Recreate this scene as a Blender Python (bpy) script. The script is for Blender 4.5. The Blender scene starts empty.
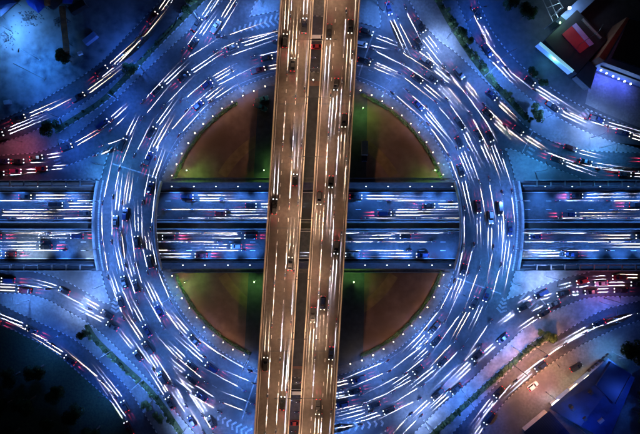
import bpy, math, random
from mathutils import Vector, Matrix, Quaternion
random.seed(7)
R_ = math.radians
sc = bpy.context.scene
COL = sc.collection

# ---------------------------------------------------------------- camera, sky, moon, exposure
S = 0.36            # metres per photo pixel on the ground
H = 160.0           # camera height
def W(px, py, z=0.0):
    k = S * (H - z) / H
    return Vector(((px - 320) * k, (217 - py) * k, z))
cam_d = bpy.data.cameras.new('camera'); cam = bpy.data.objects.new('camera', cam_d); COL.objects.link(cam)
cam.location = (0, 0, H); cam.rotation_euler = (0, 0, 0)
cam_d.sensor_fit = 'HORIZONTAL'; cam_d.angle = 2 * math.atan(320 * S / H)
cam_d.clip_start = 1; cam_d.clip_end = 4000
sc.camera = cam
world = bpy.data.worlds.new('World'); sc.world = world; world.use_nodes = True
wn = world.node_tree.nodes; wl = world.node_tree.links
bg = wn['Background']; sky = wn.new('ShaderNodeTexSky'); sky.sky_type = 'NISHITA'; sky.sun_disc = False
sky.sun_elevation = R_(-4.0); sky.sun_rotation = R_(250); sky.air_density = 1.0; sky.ozone_density = 3.0
wl.new(sky.outputs[0], bg.inputs[0]); bg.inputs[1].default_value = 0.14
sun_d = bpy.data.lights.new('moonlight', 'SUN'); sun_d.energy = 0.02; sun_d.angle = R_(0.5); sun_d.color = (0.6, 0.75, 1); sun_d.cycles.use_multiple_importance_sampling = False
sun = bpy.data.objects.new('moonlight', sun_d); COL.objects.link(sun); sun.rotation_euler = (R_(35), 0, R_(120))
sc.view_settings.view_transform = 'Standard'; sc.view_settings.look = 'None'
sc.view_settings.exposure = 0.0; sc.view_settings.gamma = 1.0; sc.view_settings.use_curve_mapping = False
cy = sc.cycles
cy.use_denoising = True; cy.use_adaptive_sampling = False; cy.max_bounces = 2; cy.diffuse_bounces = 1; cy.glossy_bounces = 1
cy.transmission_bounces = 2; cy.sample_clamp_indirect = 2.0; cy.sample_clamp_direct = 0.0
cy.use_light_tree = True; cy.caustics_reflective = False; cy.caustics_refractive = False

# ---------------------------------------------------------------- materials
MATS = {}
def nmat(name, c1, c2=None, scale=1.0, rough=0.8, detail=6, bump=0.0, metal=0.0, c3=None, scale2=None, spec=0.5, coat=0.0):
    m = bpy.data.materials.new(name); m.use_nodes = True
    nt = m.node_tree; b = nt.nodes['Principled BSDF']
    b.inputs['Roughness'].default_value = rough; b.inputs['Metallic'].default_value = metal
    b.inputs['Specular IOR Level'].default_value = spec; b.inputs['Coat Weight'].default_value = coat
    c2 = c2 or c1
    tc = nt.nodes.new('ShaderNodeTexCoord')
    no = nt.nodes.new('ShaderNodeTexNoise'); no.inputs['Scale'].default_value = scale; no.inputs['Detail'].default_value = detail
    geo = nt.nodes.new('ShaderNodeNewGeometry')
    nt.links.new(geo.outputs['Position'], no.inputs['Vector'])
    ra = nt.nodes.new('ShaderNodeValToRGB'); ra.color_ramp.elements[0].position = 0.3; ra.color_ramp.elements[1].position = 0.7
    ra.color_ramp.elements[0].color = (*c1, 1); ra.color_ramp.elements[1].color = (*c2, 1)
    nt.links.new(no.outputs['Fac'], ra.inputs[0])
    out = ra.outputs[0]
    if c3:
        n2 = nt.nodes.new('ShaderNodeTexNoise'); n2.inputs['Scale'].default_value = scale2 or scale * 0.1; n2.inputs['Detail'].default_value = 5
        nt.links.new(geo.outputs['Position'], n2.inputs['Vector'])
        r2 = nt.nodes.new('ShaderNodeValToRGB'); r2.color_ramp.elements[0].position = 0.42; r2.color_ramp.elements[1].position = 0.66
        nt.links.new(n2.outputs['Fac'], r2.inputs[0])
        mx = nt.nodes.new('ShaderNodeMix'); mx.data_type = 'RGBA'
        nt.links.new(r2.outputs[0], mx.inputs['Factor']); nt.links.new(out, mx.inputs['A']); mx.inputs['B'].default_value = (*c3, 1)
        out = mx.outputs['Result']
    nt.links.new(out, b.inputs['Base Color'])
    if bump:
        bu = nt.nodes.new('ShaderNodeBump'); bu.inputs['Strength'].default_value = bump; bu.inputs['Distance'].default_value = 0.05
        nt.links.new(no.outputs['Fac'], bu.inputs['Height']); nt.links.new(bu.outputs[0], b.inputs['Normal'])
    MATS[name] = m; return m
def emat(name, col, strength, sample=False):
    m = bpy.data.materials.new(name); m.use_nodes = True
    b = m.node_tree.nodes['Principled BSDF']
    b.inputs['Base Color'].default_value = (*[min(.8, c) for c in col], 1)
    b.inputs['Emission Color'].default_value = (*col, 1); b.inputs['Emission Strength'].default_value = strength
    m.cycles.emission_sampling = 'AUTO' if sample else 'NONE'
    MATS[name] = m; return m
nmat('asphalt', (.034, .036, .040), (.082, .084, .088), .9, .75, 11, .15, c3=(.028, .029, .032), scale2=.11)
nmat('deck_asphalt', (.085, .072, .062), (.135, .115, .098), .9, .75, 9, .12, c3=(.06, .05, .044), scale2=.10)
nmat('earth', (.060, .055, .045), (.120, .11, .095), .35, .95, 9, .4, c3=(.03, .035, .022), scale2=.04)
nmat('site_soil', (.03, .034, .038), (.17, .18, .185), .34, .9, 14, 1.0, c3=(.25, .26, .27), scale2=.06)
nmat('grass', (.018, .030, .012), (.045, .065, .022), 1.5, .95, 8, .5)
nmat('concrete', (.15, .15, .145), (.27, .265, .255), .8, .85, 8, .2, c3=(.16, .16, .155), scale2=.15)
nmat('cream_concrete', (.40, .36, .30), (.55, .50, .43), .6, .8, 8, .1)
nmat('dark_concrete', (.06, .062, .065), (.11, .112, .115), .6, .85, 8, .2)
nmat('paver', (.10, .105, .10), (.17, .175, .17), 1.2, .85, 7, .2, c3=(.075, .078, .075), scale2=.11)
nmat('ring_slab', (.085, .08, .068), (.15, .14, .12), 1.1, .85, 6, .2, c3=(.07, .065, .055), scale2=.3)
nmat('slab_pale', (.16, .15, .14), (.235, .225, .21), 1.1, .85, 6, .2, c3=(.11, .107, .10), scale2=.3)
nmat('brick_paving', (.14, .075, .054), (.22, .125, .09), .35, .85, 10, .2, c3=(.11, .055, .034), scale2=.06)
nmat('yellow_paving', (.17, .10, .045), (.24, .145, .07), .5, .85, 8, .2)
nmat('dark_ground', (.030, .036, .042), (.055, .062, .068), .5, .8, 8, .2)
nmat('paint', (.55, .55, .54), (.80, .80, .78), 2.2, .6, 8)
nmat('paint_worn', (.07, .07, .07), (.27, .27, .265), .8, .7, 9)
nmat('kerb_white', (.13, .13, .125), (.38, .38, .37), .35, .8, 9)
nmat('kerb_black', (.02, .02, .022), (.035, .035, .036), 1.5, .7)
nmat('galvanised', (.32, .33, .34), (.42, .43, .44), 2, .45, metal=.6)
nmat('dark_steel', (.05, .055, .06), (.08, .085, .09), 2, .5, metal=.5)
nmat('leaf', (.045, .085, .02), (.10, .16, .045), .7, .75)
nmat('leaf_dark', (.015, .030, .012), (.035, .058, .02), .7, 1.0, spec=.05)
nmat('bark', (.06, .045, .03), (.11, .085, .06), 3, .9)
nmat('rust', (.26, .085, .03), (.42, .17, .06), 1.6, .8, c3=(.15, .06, .03), scale2=.4)
nmat('blue_tarp', (.01, .04, .42), (.02, .09, .62), .8, .5, bump=.6)
nmat('blue_roof', (.014, .035, .12), (.022, .055, .18), .25, .5, 9, c3=(.012, .024, .07), scale2=.2)
nmat('blue_roof_dark', (.008, .02, .075), (.012, .028, .10), .3, .45, metal=.2)
nmat('dark_roof', (.010, .012, .016), (.022, .025, .03), .3, .7)
nmat('red_lit_roof', (.32, .018, .035), (.45, .03, .05), .3, .6)  # red light on the roof section put into its colour
nmat('violet_sheet', (.32, .26, .62), (.40, .33, .72), .5, .5)
nmat('render_wall', (.30, .27, .24), (.42, .38, .34), .5, .85)
nmat('orange_lit_wall', (.18, .08, .045), (.25, .12, .07), .5, .8)  # orange light falling on this wall put into its colour
nmat('blue_wall', (.16, .24, .42), (.22, .32, .5), .5, .7)
nmat('canopy_cloth', (.55, .55, .5), (.68, .67, .62), 1, .8)
nmat('rubble', (.07, .075, .08), (.17, .175, .18), .9, .9)
nmat('tyre', (.012, .012, .013), (.02, .02, .02), 3, .9)
nmat('glass_dark', (.012, .015, .02), (.015, .018, .024), 1, .08, spec=.8)
nmat('truck_box', (.35, .36, .38), (.45, .46, .48), 1, .5)
nmat('skin', (.35, .2, .13), None, 3, .6); nmat('jacket', (.04, .05, .09), (.06, .07, .11), 4, .9)
nmat('sign_white', (.75, .75, .75), (.8, .8, .8), 1, .5)
CAR_COLS = {'black': (.012, .012, .014), 'charcoal': (.025, .026, .028), 'dark blue': (.010, .02, .065), 'grey': (.07, .072, .075),
            'silver': (.34, .35, .36), 'white': (.62, .62, .62), 'red': (.38, .015, .012), 'pink': (.5, .06, .2), 'maroon': (.10, .012, .016), 'teal': (.02, .14, .15)}
for k, c in CAR_COLS.items(): nmat('car ' + k, c, c, 1, .32, coat=.6, spec=.5)
emat('head_lens', (.85, .92, 1), 3.0); emat('head_lens_warm', (1, .86, .66), 3.0); emat('tail_lens', (1, .03, .05), 1.4)
emat('lamp_cool', (.65, .82, 1), 40); emat('lamp_warm', (1, .74, .42), 30); emat('globe', (1, .78, .5), 9); emat('lamp_green', (.35, 1, .3), 14)
emat('wall_lamp', (.75, .88, 1), 7); emat('sign_lit', (.35, .8, 1), .5); emat('shop_glow', (1, .85, .62), 3.0); emat('strip_light', (.8, .88, 1), 12)
M = MATS

# ---------------------------------------------------------------- helpers
class MB:
    def __init__(s): s.v = []; s.f = []; s.m = []
    def add(s, vs, fs, mi=0):
        o = len(s.v); s.v += [tuple(v) for v in vs]
        for f in fs: s.f.append(tuple(o + i for i in f)); s.m.append(mi)
    def box(s, c, d, ax=(1, 0, 0), mi=0, up=(0, 0, 1)):
        c = Vector(c); x = Vector(ax).normalized(); z = Vector(up); y = z.cross(x).normalized(); z = x.cross(y)
        x *= d[0] / 2; y *= d[1] / 2; z *= d[2] / 2
        vs = [c + a * x + b * y + e * z for e in (-1, 1) for a, b in ((-1, -1), (1, -1), (1, 1), (-1, 1))]
        s.add(vs, [(3, 2, 1, 0), (4, 5, 6, 7), (0, 1, 5, 4), (1, 2, 6, 5), (2, 3, 7, 6), (3, 0, 4, 7)], mi)
    def prism(s, poly, z0, z1, mi=0, bottom=False):      # poly: xy list
        a = sum(p[0] * q[1] - q[0] * p[1] for p, q in zip(poly, poly[1:] + poly[:1]))
        if a < 0: poly = poly[::-1]
        n = len(poly)
        vs = [(p[0], p[1], z0) for p in poly] + [(p[0], p[1], z1) for p in poly]
        fs = [tuple(range(n, 2 * n))] + [(i, (i + 1) % n, n + (i + 1) % n, n + i) for i in range(n)]
        if bottom: fs.append(tuple(range(n - 1, -1, -1)))
        s.add(vs, fs, mi)
    def sheet(s, poly, z, mi=0):
        a = sum(p[0] * q[1] - q[0] * p[1] for p, q in zip(poly, poly[1:] + poly[:1]))
        if a < 0: poly = poly[::-1]
        s.add([(p[0], p[1], z) for p in poly], [tuple(range(len(poly)))], mi)
    def tube(s, pts, rs, n=8, mi=0, cap=True):
        pts = [Vector(p) for p in pts]; rings = []
        for i, p in enumerate(pts):
            d = (pts[min(i + 1, len(pts) - 1)] - pts[max(i - 1, 0)]).normalized()
            u = d.orthogonal().normalized() if abs(d.z) < .99 else Vector((1, 0, 0)); w = d.cross(u).normalized(); u = w.cross(d)
            rings.append([p + rs[i] * (math.cos(2 * math.pi * k / n) * u + math.sin(2 * math.pi * k / n) * w) for k in range(n)])
        vs = [v for r in rings for v in r]; fs = []
        for i in range(len(pts) - 1):
            for k in range(n): fs.append((i * n + k, i * n + (k + 1) % n, (i + 1) * n + (k + 1) % n, (i + 1) * n + k))
        if cap: fs += [tuple(range(n - 1, -1, -1)), tuple((len(pts) - 1) * n + k for k in range(n))]
        s.add(vs, fs, mi)
    def ball(s, c, r, mi=0, n=8, sz=1.0):
        c = Vector(c); vs = [c + Vector((0, 0, -r * sz))]; fs = []
        for i in range(1, 4):
            a = -math.pi / 2 + math.pi * i / 4
            for k in range(n): vs.append(c + Vector((r * math.cos(a) * math.cos(2 * math.pi * k / n), r * math.cos(a) * math.sin(2 * math.pi * k / n), r * sz * math.sin(a))))
        vs.append(c + Vector((0, 0, r * sz))); t = len(vs) - 1
        for k in range(n):
            fs.append((0, 1 + (k + 1) % n, 1 + k))
            for i in range(2): fs.append((1 + i * n + k, 1 + i * n + (k + 1) % n, 1 + (i + 1) * n + (k + 1) % n, 1 + (i + 1) * n + k))
            fs.append((1 + 2 * n + k, 1 + 2 * n + (k + 1) % n, t))
        s.add(vs, fs, mi)
    def mesh(s, name, mats, smooth=False):
        me = bpy.data.meshes.new(name); me.from_pydata(s.v, [], s.f)
        for m in (mats if isinstance(mats, (list, tuple)) else [mats]): me.materials.append(M[m])
        if any(s.m): me.polygons.foreach_set('material_index', s.m)
        if smooth: me.polygons.foreach_set('use_smooth', [True] * len(s.f))
        me.update(); return me
    def build(s, name, mats, parent=None, smooth=False, kind=None):
        o = bpy.data.objects.new(name, s.mesh(name, mats, smooth)); COL.objects.link(o); o.parent = parent
        if kind: o['kind'] = kind
        return o
def link(name, data, parent=None, loc=None, rz=None):
    o = bpy.data.objects.new(name, data); COL.objects.link(o); o.parent = parent
    if loc is not None: o.location = loc
    if rz is not None: o.rotation_euler = (0, 0, rz)
    return o
def tag(o, label, cat, group=None):
    o['label'] = label; o['category'] = cat
    if group: o['group'] = group
    return o
def thing(name, label, cat, loc=(0, 0, 0), rz=0, group=None):
    return tag(link(name, None, None, loc, rz), label, cat, group)
def struct(o): o['kind'] = 'structure'; return o
ORD = ['first', 'second', 'third', 'fourth', 'fifth', 'sixth', 'seventh', 'eighth', 'ninth', 'tenth', 'eleventh', 'twelfth', 'thirteenth', 'fourteenth',
       'fifteenth', 'sixteenth', 'seventeenth', 'eighteenth', 'nineteenth', 'twentieth', 'twenty-first', 'twenty-second', 'twenty-third', 'twenty-fourth',
       'twenty-fifth', 'twenty-sixth', 'twenty-seventh', 'twenty-eighth', 'twenty-ninth', 'thirtieth', 'thirty-first', 'thirty-second', 'thirty-third', 'thirty-fourth', 'thirty-fifth']
def crom(pts, step=2.0):
    """Catmull-Rom through pixel points, resampled evenly (pixels)"""
    P = [Vector((*p[:2], 0)) for p in pts]; P = [2 * P[0] - P[1]] + P + [2 * P[-1] - P[-2]]; out = []
    for i in range(1, len(P) - 2):
        a, b, c, d = P[i - 1:i + 3]; n = max(2, int((c - b).length / 1.0))
        for k in range(n):
            t = k / n
            out.append(.5 * ((2 * b) + (c - a) * t + (2 * a - 5 * b + 4 * c - d) * t * t + (3 * b - a - 3 * c + d) * t ** 3))
    out.append(P[-2]); res = [out[0]]; acc = 0
    for p, q in zip(out, out[1:]):
        L = (q - p).length
        while L > 0 and acc + L >= step:
            t = (step - acc) / L; p = p.lerp(q, t); L = (q - p).length; res.append(p.copy()); acc = 0
        acc += L
    if (res[-1] - out[-1]).length > step * .4: res.append(out[-1])
    return [(p.x, p.y) for p in res]
def ext(pts, d=130, a=True, b=True):
    pts = list(pts)
    def e(p, q): v = (Vector(p) - Vector(q)).normalized() * d; return (p[0] + v.x, p[1] + v.y)
    if a: pts = [e(pts[0], pts[1])] + pts
    if b: pts = pts + [e(pts[-1], pts[-2])]
    return pts
CX, CY = 308.0, 225.0
def ring(R, deg): return (CX + R * math.cos(R_(deg)), CY - R * math.sin(R_(deg)))
def arc(R, a0, a1, st=2.0):
    n = max(2, int(abs(a1 - a0) / st)); return [ring(R, a0 + (a1 - a0) * i / n) for i in range(n + 1)]
def xy(poly, z=0): return [tuple(W(*p, z)[:2]) for p in poly]
# viaduct edges (pixels, as seen at deck level)
ZV = 9.0
VL = ((280.5, 254.0), (314.0, 288.7)); VR = ((324.5, 298.5), (360.0, 333.8))
def vx(edge, py): return edge[0] + (edge[1] - edge[0]) * py / 434.0
def under_viaduct(px, py, m=2.5):
    return any(vx(a, py) - m < px < vx(b, py) + m for a, b in (VL, VR))
YT, YB = 181.0, 270.0     # trench edges
ZT = -6.0

# ---------------------------------------------------------------- ground, roads, trench
B = 900.0
yT, yB = W(0, YT).y, W(0, YB).y
m = MB(); m.sheet([(-B, yT), (B, yT), (B, B), (-B, B)], -.03); m.sheet([(-B, -B), (B, -B), (B, yB), (-B, yB)], -.03)
struct(m.build('ground', 'earth'))
m = MB()
m.sheet(xy([(-200, -170), (840, -170), (840, YT), (-200, YT)]), 0)
roadN = struct(m.build('road', 'asphalt'))
m = MB(); m.sheet(xy([(-200, YB), (840, YB), (840, 600), (-200, 600)]), 0)
roadS = struct(m.build('road', 'asphalt'))
def yang(R, py): return math.degrees(math.asin((CY - py) / R))
ARCS = {}
for side in (0, 1):
    def A(R, py):
        a = yang(R, py); return a if side else 180 - a
    outer = arc(215, A(215, YT), A(215, YB)); inner = arc(153.5, A(153.5, YB), A(153.5, YT))
    m = MB(); m.prism(xy(outer + inner), -1.1, 0.0, 0, True)
    br = struct(m.build('bridge_deck', ['asphalt']))
    for R0, R1 in ((213.6, 215.2), (152.6, 153.9)):
        m = MB(); pl = arc(R1, A(R1, YT), A(R1, YB)) + arc(R0, A(R0, YB), A(R0, YT)); m.prism(xy(pl), -1.25, .95, 0, True)
        m.build('parapet', 'kerb_white', br)
    m = MB()                                             # striped kerbstones of the outer footway
    for i, a in enumerate(range(0, 200)):
        ang = A(209, YT) + (A(209, YB) - A(209, YT)) * (a + .5) / 75
        if a >= 75: break
        if a % 2 == 0:
            p = W(*ring(209.5, ang)); q = W(*ring(209.5, ang + .1)); m.box((p.x, p.y, .09), (.75, .5, .18), (q - p))
    m.build('kerb', 'kerb_white', br, kind='stuff')
    m = MB()
    for px in ([120, 145] if side == 0 else [478, 503]):
        for py in (225,):
            p = W(px, py, -3); m.box((p.x, p.y, (ZT - 1.1) / 2), (1.2, .9, -ZT - 1.1))
    m.build('pier', 'concrete', br)
    ARCS[side] = (A(215, YT), A(215, YB))
# trench floor, walls, median
yf = lambda py: W(0, py, ZT).y
m = MB(); m.sheet([(-B, yf(259.5)), (B, yf(259.5)), (B, yf(191.5)), (-B, yf(191.5))], ZT)
under = struct(m.build('underpass_road', 'asphalt'))
for y0, y1, sgn in ((yT, yf(190), 1), (yB, yf(261), -1)):
    m = MB()
    prof = [(y0, -.03), (y0 - sgn * .5, -.03), (y0 - sgn * .55, -1.2), (y1 + sgn * .5, -5.2), (y1, -5.2), (y1 - sgn * .15, ZT - .01)]
    vs = [(x, y, z) for x in (-B, B) for y, z in prof]; n = len(prof)
    m.add(vs, [(i, i + 1, n + i + 1, n + i) if sgn > 0 else (n + i, n + i + 1, i + 1, i) for i in range(n - 1)])
    m.add([(-B, y1, -5.1), (B, y1, -5.1)], [])
    struct(m.build('retaining_wall', 'dark_concrete'))
m = MB(); m.box((0, (yf(221.5) + yf(230)) / 2, ZT + .12), (2 * B, yf(221.5) - yf(230), .24))
md = struct(m.build('median', 'earth'))
for py in (222.3, 229.2):
    m = MB(); y = yf(py)
    for x0, x1 in ((-B, B),):
        prof = [(-.3, 0.24), (-.12, .6), (-.09, 1.05), (.09, 1.05), (.12, .6), (.3, .24)]
        n = 6; vs = [(x, y + a, ZT + z) for x in (x0, x1) for a, z in prof]
        m.add(vs, [(i + 1, i, n + i, n + i + 1) for i in range(n - 1)])
    m.build('barrier', 'concrete', md)

# painted markings ------------------------------------------------
def strip(mb, path, w, z, a=0, b=None, mi=0):
    """continuous ribbon along world xy path"""
    P = [Vector(p) for p in path]; vs = []; n = len(P)
    for i, p in enumerate(P):
        d = (P[min(i + 1, n - 1)] - P[max(i - 1, 0)]).normalized(); nn = Vector((-d.y, d.x)) * w / 2
        vs += [(p.x + nn.x, p.y + nn.y, z), (p.x - nn.x, p.y - nn.y, z)]
    mb.add(vs, [(2 * i, 2 * i + 1, 2 * i + 3, 2 * i + 2) for i in range(n - 1)], mi)
def dashes(mb, pix, w, z, on, off, zw=0.0, skip=None):
    P = [Vector(W(*p, zw)[:2]) for p in pix]; cum = [0]
    for p, q in zip(P, P[1:]): cum.append(cum[-1] + (q - p).length)
    def at(s):
        for i in range(len(P) - 1):
            if cum[i + 1] >= s: return P[i].lerp(P[i + 1], (s - cum[i]) / max(1e-6, cum[i + 1] - cum[i]))
        return P[-1]
    s = 0
    while s + on < cum[-1]:
        pts = [at(s), at(s + on / 2), at(s + on)]
        if not (skip and skip(pts[1])): strip(mb, pts, w, z)
        s += on + off
m = MB()
for R in (156.5,): strip(m, [W(*p)[:2] for p in arc(R, 0, 360)], .16, .012)
strip(m, [W(*p)[:2] for p in arc(206.5, 163, 197)], .16, .012); strip(m, [W(*p)[:2] for p in arc(206.5, -17, 17)], .16, .012)
struct_mark = m
for R in (166.5, 176.5, 186.5, 196.5): dashes(m, arc(R, 0, 360), .14, .012, 2.0, 5.0)
for a in (71.2, 251.2, 162.6, -19.6):                     # stop lines across the ring
    p, q = Vector(W(*ring(158, a))[:2]), Vector(W(*ring(205, a))[:2]); strip(m, [p, q], .45, .013)
def bars(c, d, n, ln, w, gap, z=.012):                    # zebra: n bars; d = walking direction
    c = Vector(W(*c)[:2]); d = Vector((d[0], -d[1])).normalized(); t = Vector((-d.y, d.x))
    for i in range(n):
        o = c + d * (i - (n - 1) / 2) * (w + gap); strip(m, [o - t * ln / 2, o + t * ln / 2], w, z)
bars((534, 146), (-.55, .84), 5, 2.6, .7, .75); strip(m, [W(533, 131)[:2], W(522, 153)[:2]], .35, .012)
bars((529, 302), (.62, .6), 5, 3.2, .7, .8); strip(m, [W(534, 291)[:2], W(546, 305)[:2]], .35, .012)
bars((587, 112), (.6, -.5), 5, 2.2, .6, .7); bars((86, 300), (.5, -.75), 5, 2.4, .6, .7); bars((57, 160), (.3, .9), 5, 2.4, .6, .7)
def chevrons(a, b, n, ln, ang, w=.75, sgn=1):
    a, b = Vector(W(*a)[:2]), Vector(W(*b)[:2]); d = (b - a).normalized()
    for i in range(n):
        c = a.lerp(b, i / (n - 1)); L = ln[0] + (ln[1] - ln[0]) * i / (n - 1)
        u = Vector((d.x * math.cos(ang) - d.y * math.sin(ang), d.x * math.sin(ang) + d.y * math.cos(ang)))
        v = Vector((d.x * math.cos(-ang) - d.y * math.sin(-ang), d.x * math.sin(-ang) + d.y * math.cos(-ang)))
        strip(m, [c - u * L, c, c - v * L], w, .012)
chevrons((275, 20), (234, 31), 9, (2.6, 1.2), 1.0)
chevrons((246, 432), (218, 417), 7, (2.6, 1.2), 1.0)
chevrons((338, 428), (383, 423), 8, (2.4, 1.2), 1.0)
chevrons((116, 300), (116, 312), 4, (1.0, 2.2), 1.0); chevrons((504, 300), (501, 312), 4, (1.0, 2.2), 1.0)
mk = m.build('lane_marking', 'paint_worn', None, kind='stuff'); mk['label'] = 'white painted lane lines, stop lines and chevrons on the ring road'; mk['category'] = 'road marking'
m = MB()
for py in (201, 209.5, 242, 250.5): dashes(m, [(-300, py), (940, py)], .16, ZT + .012, 2.0, 5.9, ZT)
for py in (192.6, 219.5, 231.6, 258.4): strip(m, [W(-300, py, ZT)[:2], W(940, py, ZT)[:2]], .14, ZT + .012)
o = m.build('lane_marking', 'paint', under, kind='stuff')

# ---------------------------------------------------------------- pavements / verges
def island(name, poly, mat, kerb=True, z=.14, kerb_skip=None, stone=.85):
    m = MB(); m.prism(xy(poly), -.02, z); o = struct(m.build(name, mat))
    if kerb:
        m = MB(); P = [Vector(W(*p)) for p in poly]; P.append(P[0]); i = 0; carry = 0
        for p, q in zip(P, P[1:]):
            L = (q - p).length; s = -carry
            if L < 1e-6: continue
            d = (q - p) / L
            while s < L:
                c = p + d * (s + stone / 2); px = (c.x / S + 320, 217 - c.y / S)
                if -30 < px[0] < 670 and -30 < px[1] < 464 and not (kerb_skip and kerb_skip(*px)):
                    m.box((c.x, c.y, z / 2 + .02), (stone * .97, .3, z + .08), d, i % 2)
                s += stone; i += 1
            carry = 0 if s - L > stone else -(s - L) * 1.0
            carry = -(s - L)
        m.build('kerb', ['kerb_white', 'kerb_black'], o, kind='stuff')
    return o
kerb_in = lambda x, y: x < -25 or x > 665 or y < -25 or y > 460
# slip-road edges (pixels)
E = {}
E['nw_out'] = crom(ext([(0, 121), (41, 101), (94, 68), (124, 39), (154, 7.5)]), 3)
E['nw_in'] = crom(ext([(0, 144), (34, 131), (75, 109), (124, 73), (169, 32), (184, 7.5)]), 3)
E['nw_app'] = crom(ext([(0, 155.5), (38, 152), (68, 140), (94, 120), (135, 81), (180, 39), (221, 2)]), 3)
E['ne_app'] = crom(ext([(411, 4), (421, 21), (439, 40.6), (456, 53), (490, 86), (516, 116), (531, 130), (561, 145), (595, 151), (640, 153)]), 3)
E['ne_in'] = crom(ext([(458, 4), (471, 34), (486, 56), (509, 81), (539, 105), (573, 126), (610, 141), (640, 149)]), 3)
E['ne_out'] = crom(ext([(477, 0), (494, 34), (524, 68), (569, 99.5), (603, 116), (640, 131)]), 3)
E['se_app'] = crom(ext([(422, 425), (441, 406), (471, 380), (501, 350), (526, 327), (543, 316), (569, 304), (594, 297), (640, 296)]), 3)
E['se_in'] = crom(ext([(456, 429), (490, 391), (524, 357), (565, 331), (603, 310), (640, 300.5)]), 3)
E['se_out'] = crom(ext([(481, 434), (501, 406), (524, 384), (565, 354), (610, 331), (640, 320)]), 3)
E['sw_app'] = crom(ext([(0, 293), (25, 294), (46, 299), (68, 311), (90, 324), (109, 340), (139, 370), (165, 399), (191, 429)]), 3)
E['sw_in'] = crom(ext([(0, 304), (30, 318), (74, 339), (101, 362), (127, 387), (152, 425)]), 3)
E['sw_out'] = crom(ext([(0, 324), (20, 333), (51, 349), (76, 370), (101.5, 392.5), (119, 410), (134.5, 433)]), 3)
island('verge', E['nw_in'] + E['nw_app'][::-1], 'paver', kerb_skip=kerb_in)
island('verge', E['ne_in'] + E['ne_app'][::-1], 'paver', kerb_skip=kerb_in)
island('verge', E['se_in'] + E['se_app'][::-1], 'slab_pale', kerb_skip=kerb_in)
island('verge', E['sw_in'] + E['sw_app'][::-1], 'paver', kerb_skip=kerb_in)
lot_nw = island('building_site_ground', [(-200, -170)] + E['nw_out'] + [(250, -170)], 'site_soil', z=.12, kerb_skip=lambda x, y: kerb_in(x, y) or False)
lot_ne = island('corner_lot', E['ne_out'] + [(840, -170), (430, -170)], 'dark_ground', z=.12, kerb_skip=kerb_in)
lot_se = island('forecourt', E['se_out'] + [(840, 600), (400, 600)], 'paver', z=.12, kerb_skip=kerb_in)
lot_sw = island('waste_ground', E['sw_out'] + [(200, 600), (-200, 600)], 'grass', z=.12, kerb_skip=kerb_in)
no_trench = lambda x, y: kerb_in(x, y) or abs(y - YT) < 1.5 or abs(y - YB) < 1.5
island('traffic_island', crom([(-150, 178), (0, 176), (30, 173), (63, 167), (101, 152), (112, 148)], 4) + arc(212, 158.5, 167.5) + [(-150, 181)], 'paver', kerb_skip=no_trench)
island('traffic_island', crom([(505, 149), (514, 150), (543, 163), (576, 176), (596, 180), (760, 180.5)], 4) + [(760, 181)] + arc(212, 12, 20), 'paver', kerb_skip=no_trench)
island('traffic_island', crom([(507, 299), (530, 291), (549, 283), (581, 274), (610, 270.6), (760, 270.4)], 4) + arc(212, -12.5, -19.5), 'slab_pale', kerb_skip=no_trench)
island('traffic_island', crom([(-150, 270.5), (0, 270.5), (33, 271.5), (63, 280), (86, 292), (105, 303), (113, 302)], 4) + arc(212, 201, 192.5), 'paver', kerb_skip=no_trench)
island('traffic_island', [(268, -120), (262, -20), (256, 0), (250, 16.5), (279, 11)] + arc(209, 98, 70) + [(381, 20), (377, 0), (374, -20), (370, -120)], 'paver', kerb_skip=kerb_in)
island('traffic_island', [(268, 560), (256, 470), (250, 440)] + arc(212, 256, 278) + [(350, 440), (354, 470), (360, 560)], 'paver', kerb_skip=kerb_in)
# bright white kerb line behind each planted strip
def offset_mid(e1, e2, t):
    return [(a[0] + (b[0] - a[0]) * t, a[1] + (b[1] - a[1]) * t) for a, b in zip(e1, e2)]
def resamp(e, n):
    L = [0]
    for p, q in zip(e, e[1:]): L.append(L[-1] + math.dist(p, q))
    out = []; j = 0
    for i in range(n):
        s = L[-1] * i / (n - 1)
        while j < len(L) - 2 and L[j + 1] < s: j += 1
        t = (s - L[j]) / max(1e-9, L[j + 1] - L[j]); out.append((e[j][0] + (e[j + 1][0] - e[j][0]) * t, e[j][1] + (e[j + 1][1] - e[j][1]) * t))
    return out
planters = {'nw': crom([(60, 133), (68, 127), (101, 106), (124, 84.5), (165, 41), (208, -2), (230, -26)], 2),
            'ne': crom([(428, -20), (441, 0), (452, 20), (471, 50), (490, 75), (512, 98), (529, 117)], 2),
            'se': crom([(425, 437), (440, 423), (469, 397), (500, 369), (515, 356), (533, 341), (544, 335)], 2),
            'sw': crom([(84, 327), (94, 342), (120, 367), (150, 395), (172, 425), (185, 445)], 2)}
pl_obj = {}
for k, pts in planters.items():
    sg = {'nw': -1, 'ne': 1, 'se': 1, 'sw': -1}[k]
    P = [Vector((*p, 0)) for p in pts]; off = []
    for i, p in enumerate(P):
        d = (P[min(i + 1, len(P) - 1)] - P[max(i - 1, 0)]).normalized(); off.append((p.x - d.y * 6.0 * sg, p.y + d.x * 6.0 * sg))
    pl_obj[k] = off
    m = MB(); m.prism(xy(list(pts) + off[::-1]), .1, .2)
    o = struct(m.build('planting_bed', 'grass'))
    m = MB()
    for i, (p, q) in enumerate(zip(P, P[1:])):
        if i % 3 == 2: continue
        a, b = W(p.x, p.y), W(q.x, q.y); c = (a + b) / 2; m.box((c.x, c.y, .2), ((b - a).length * .98, .28, .3), b - a)
    m.build('kerb', 'kerb_white', o, kind='stuff')

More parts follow.
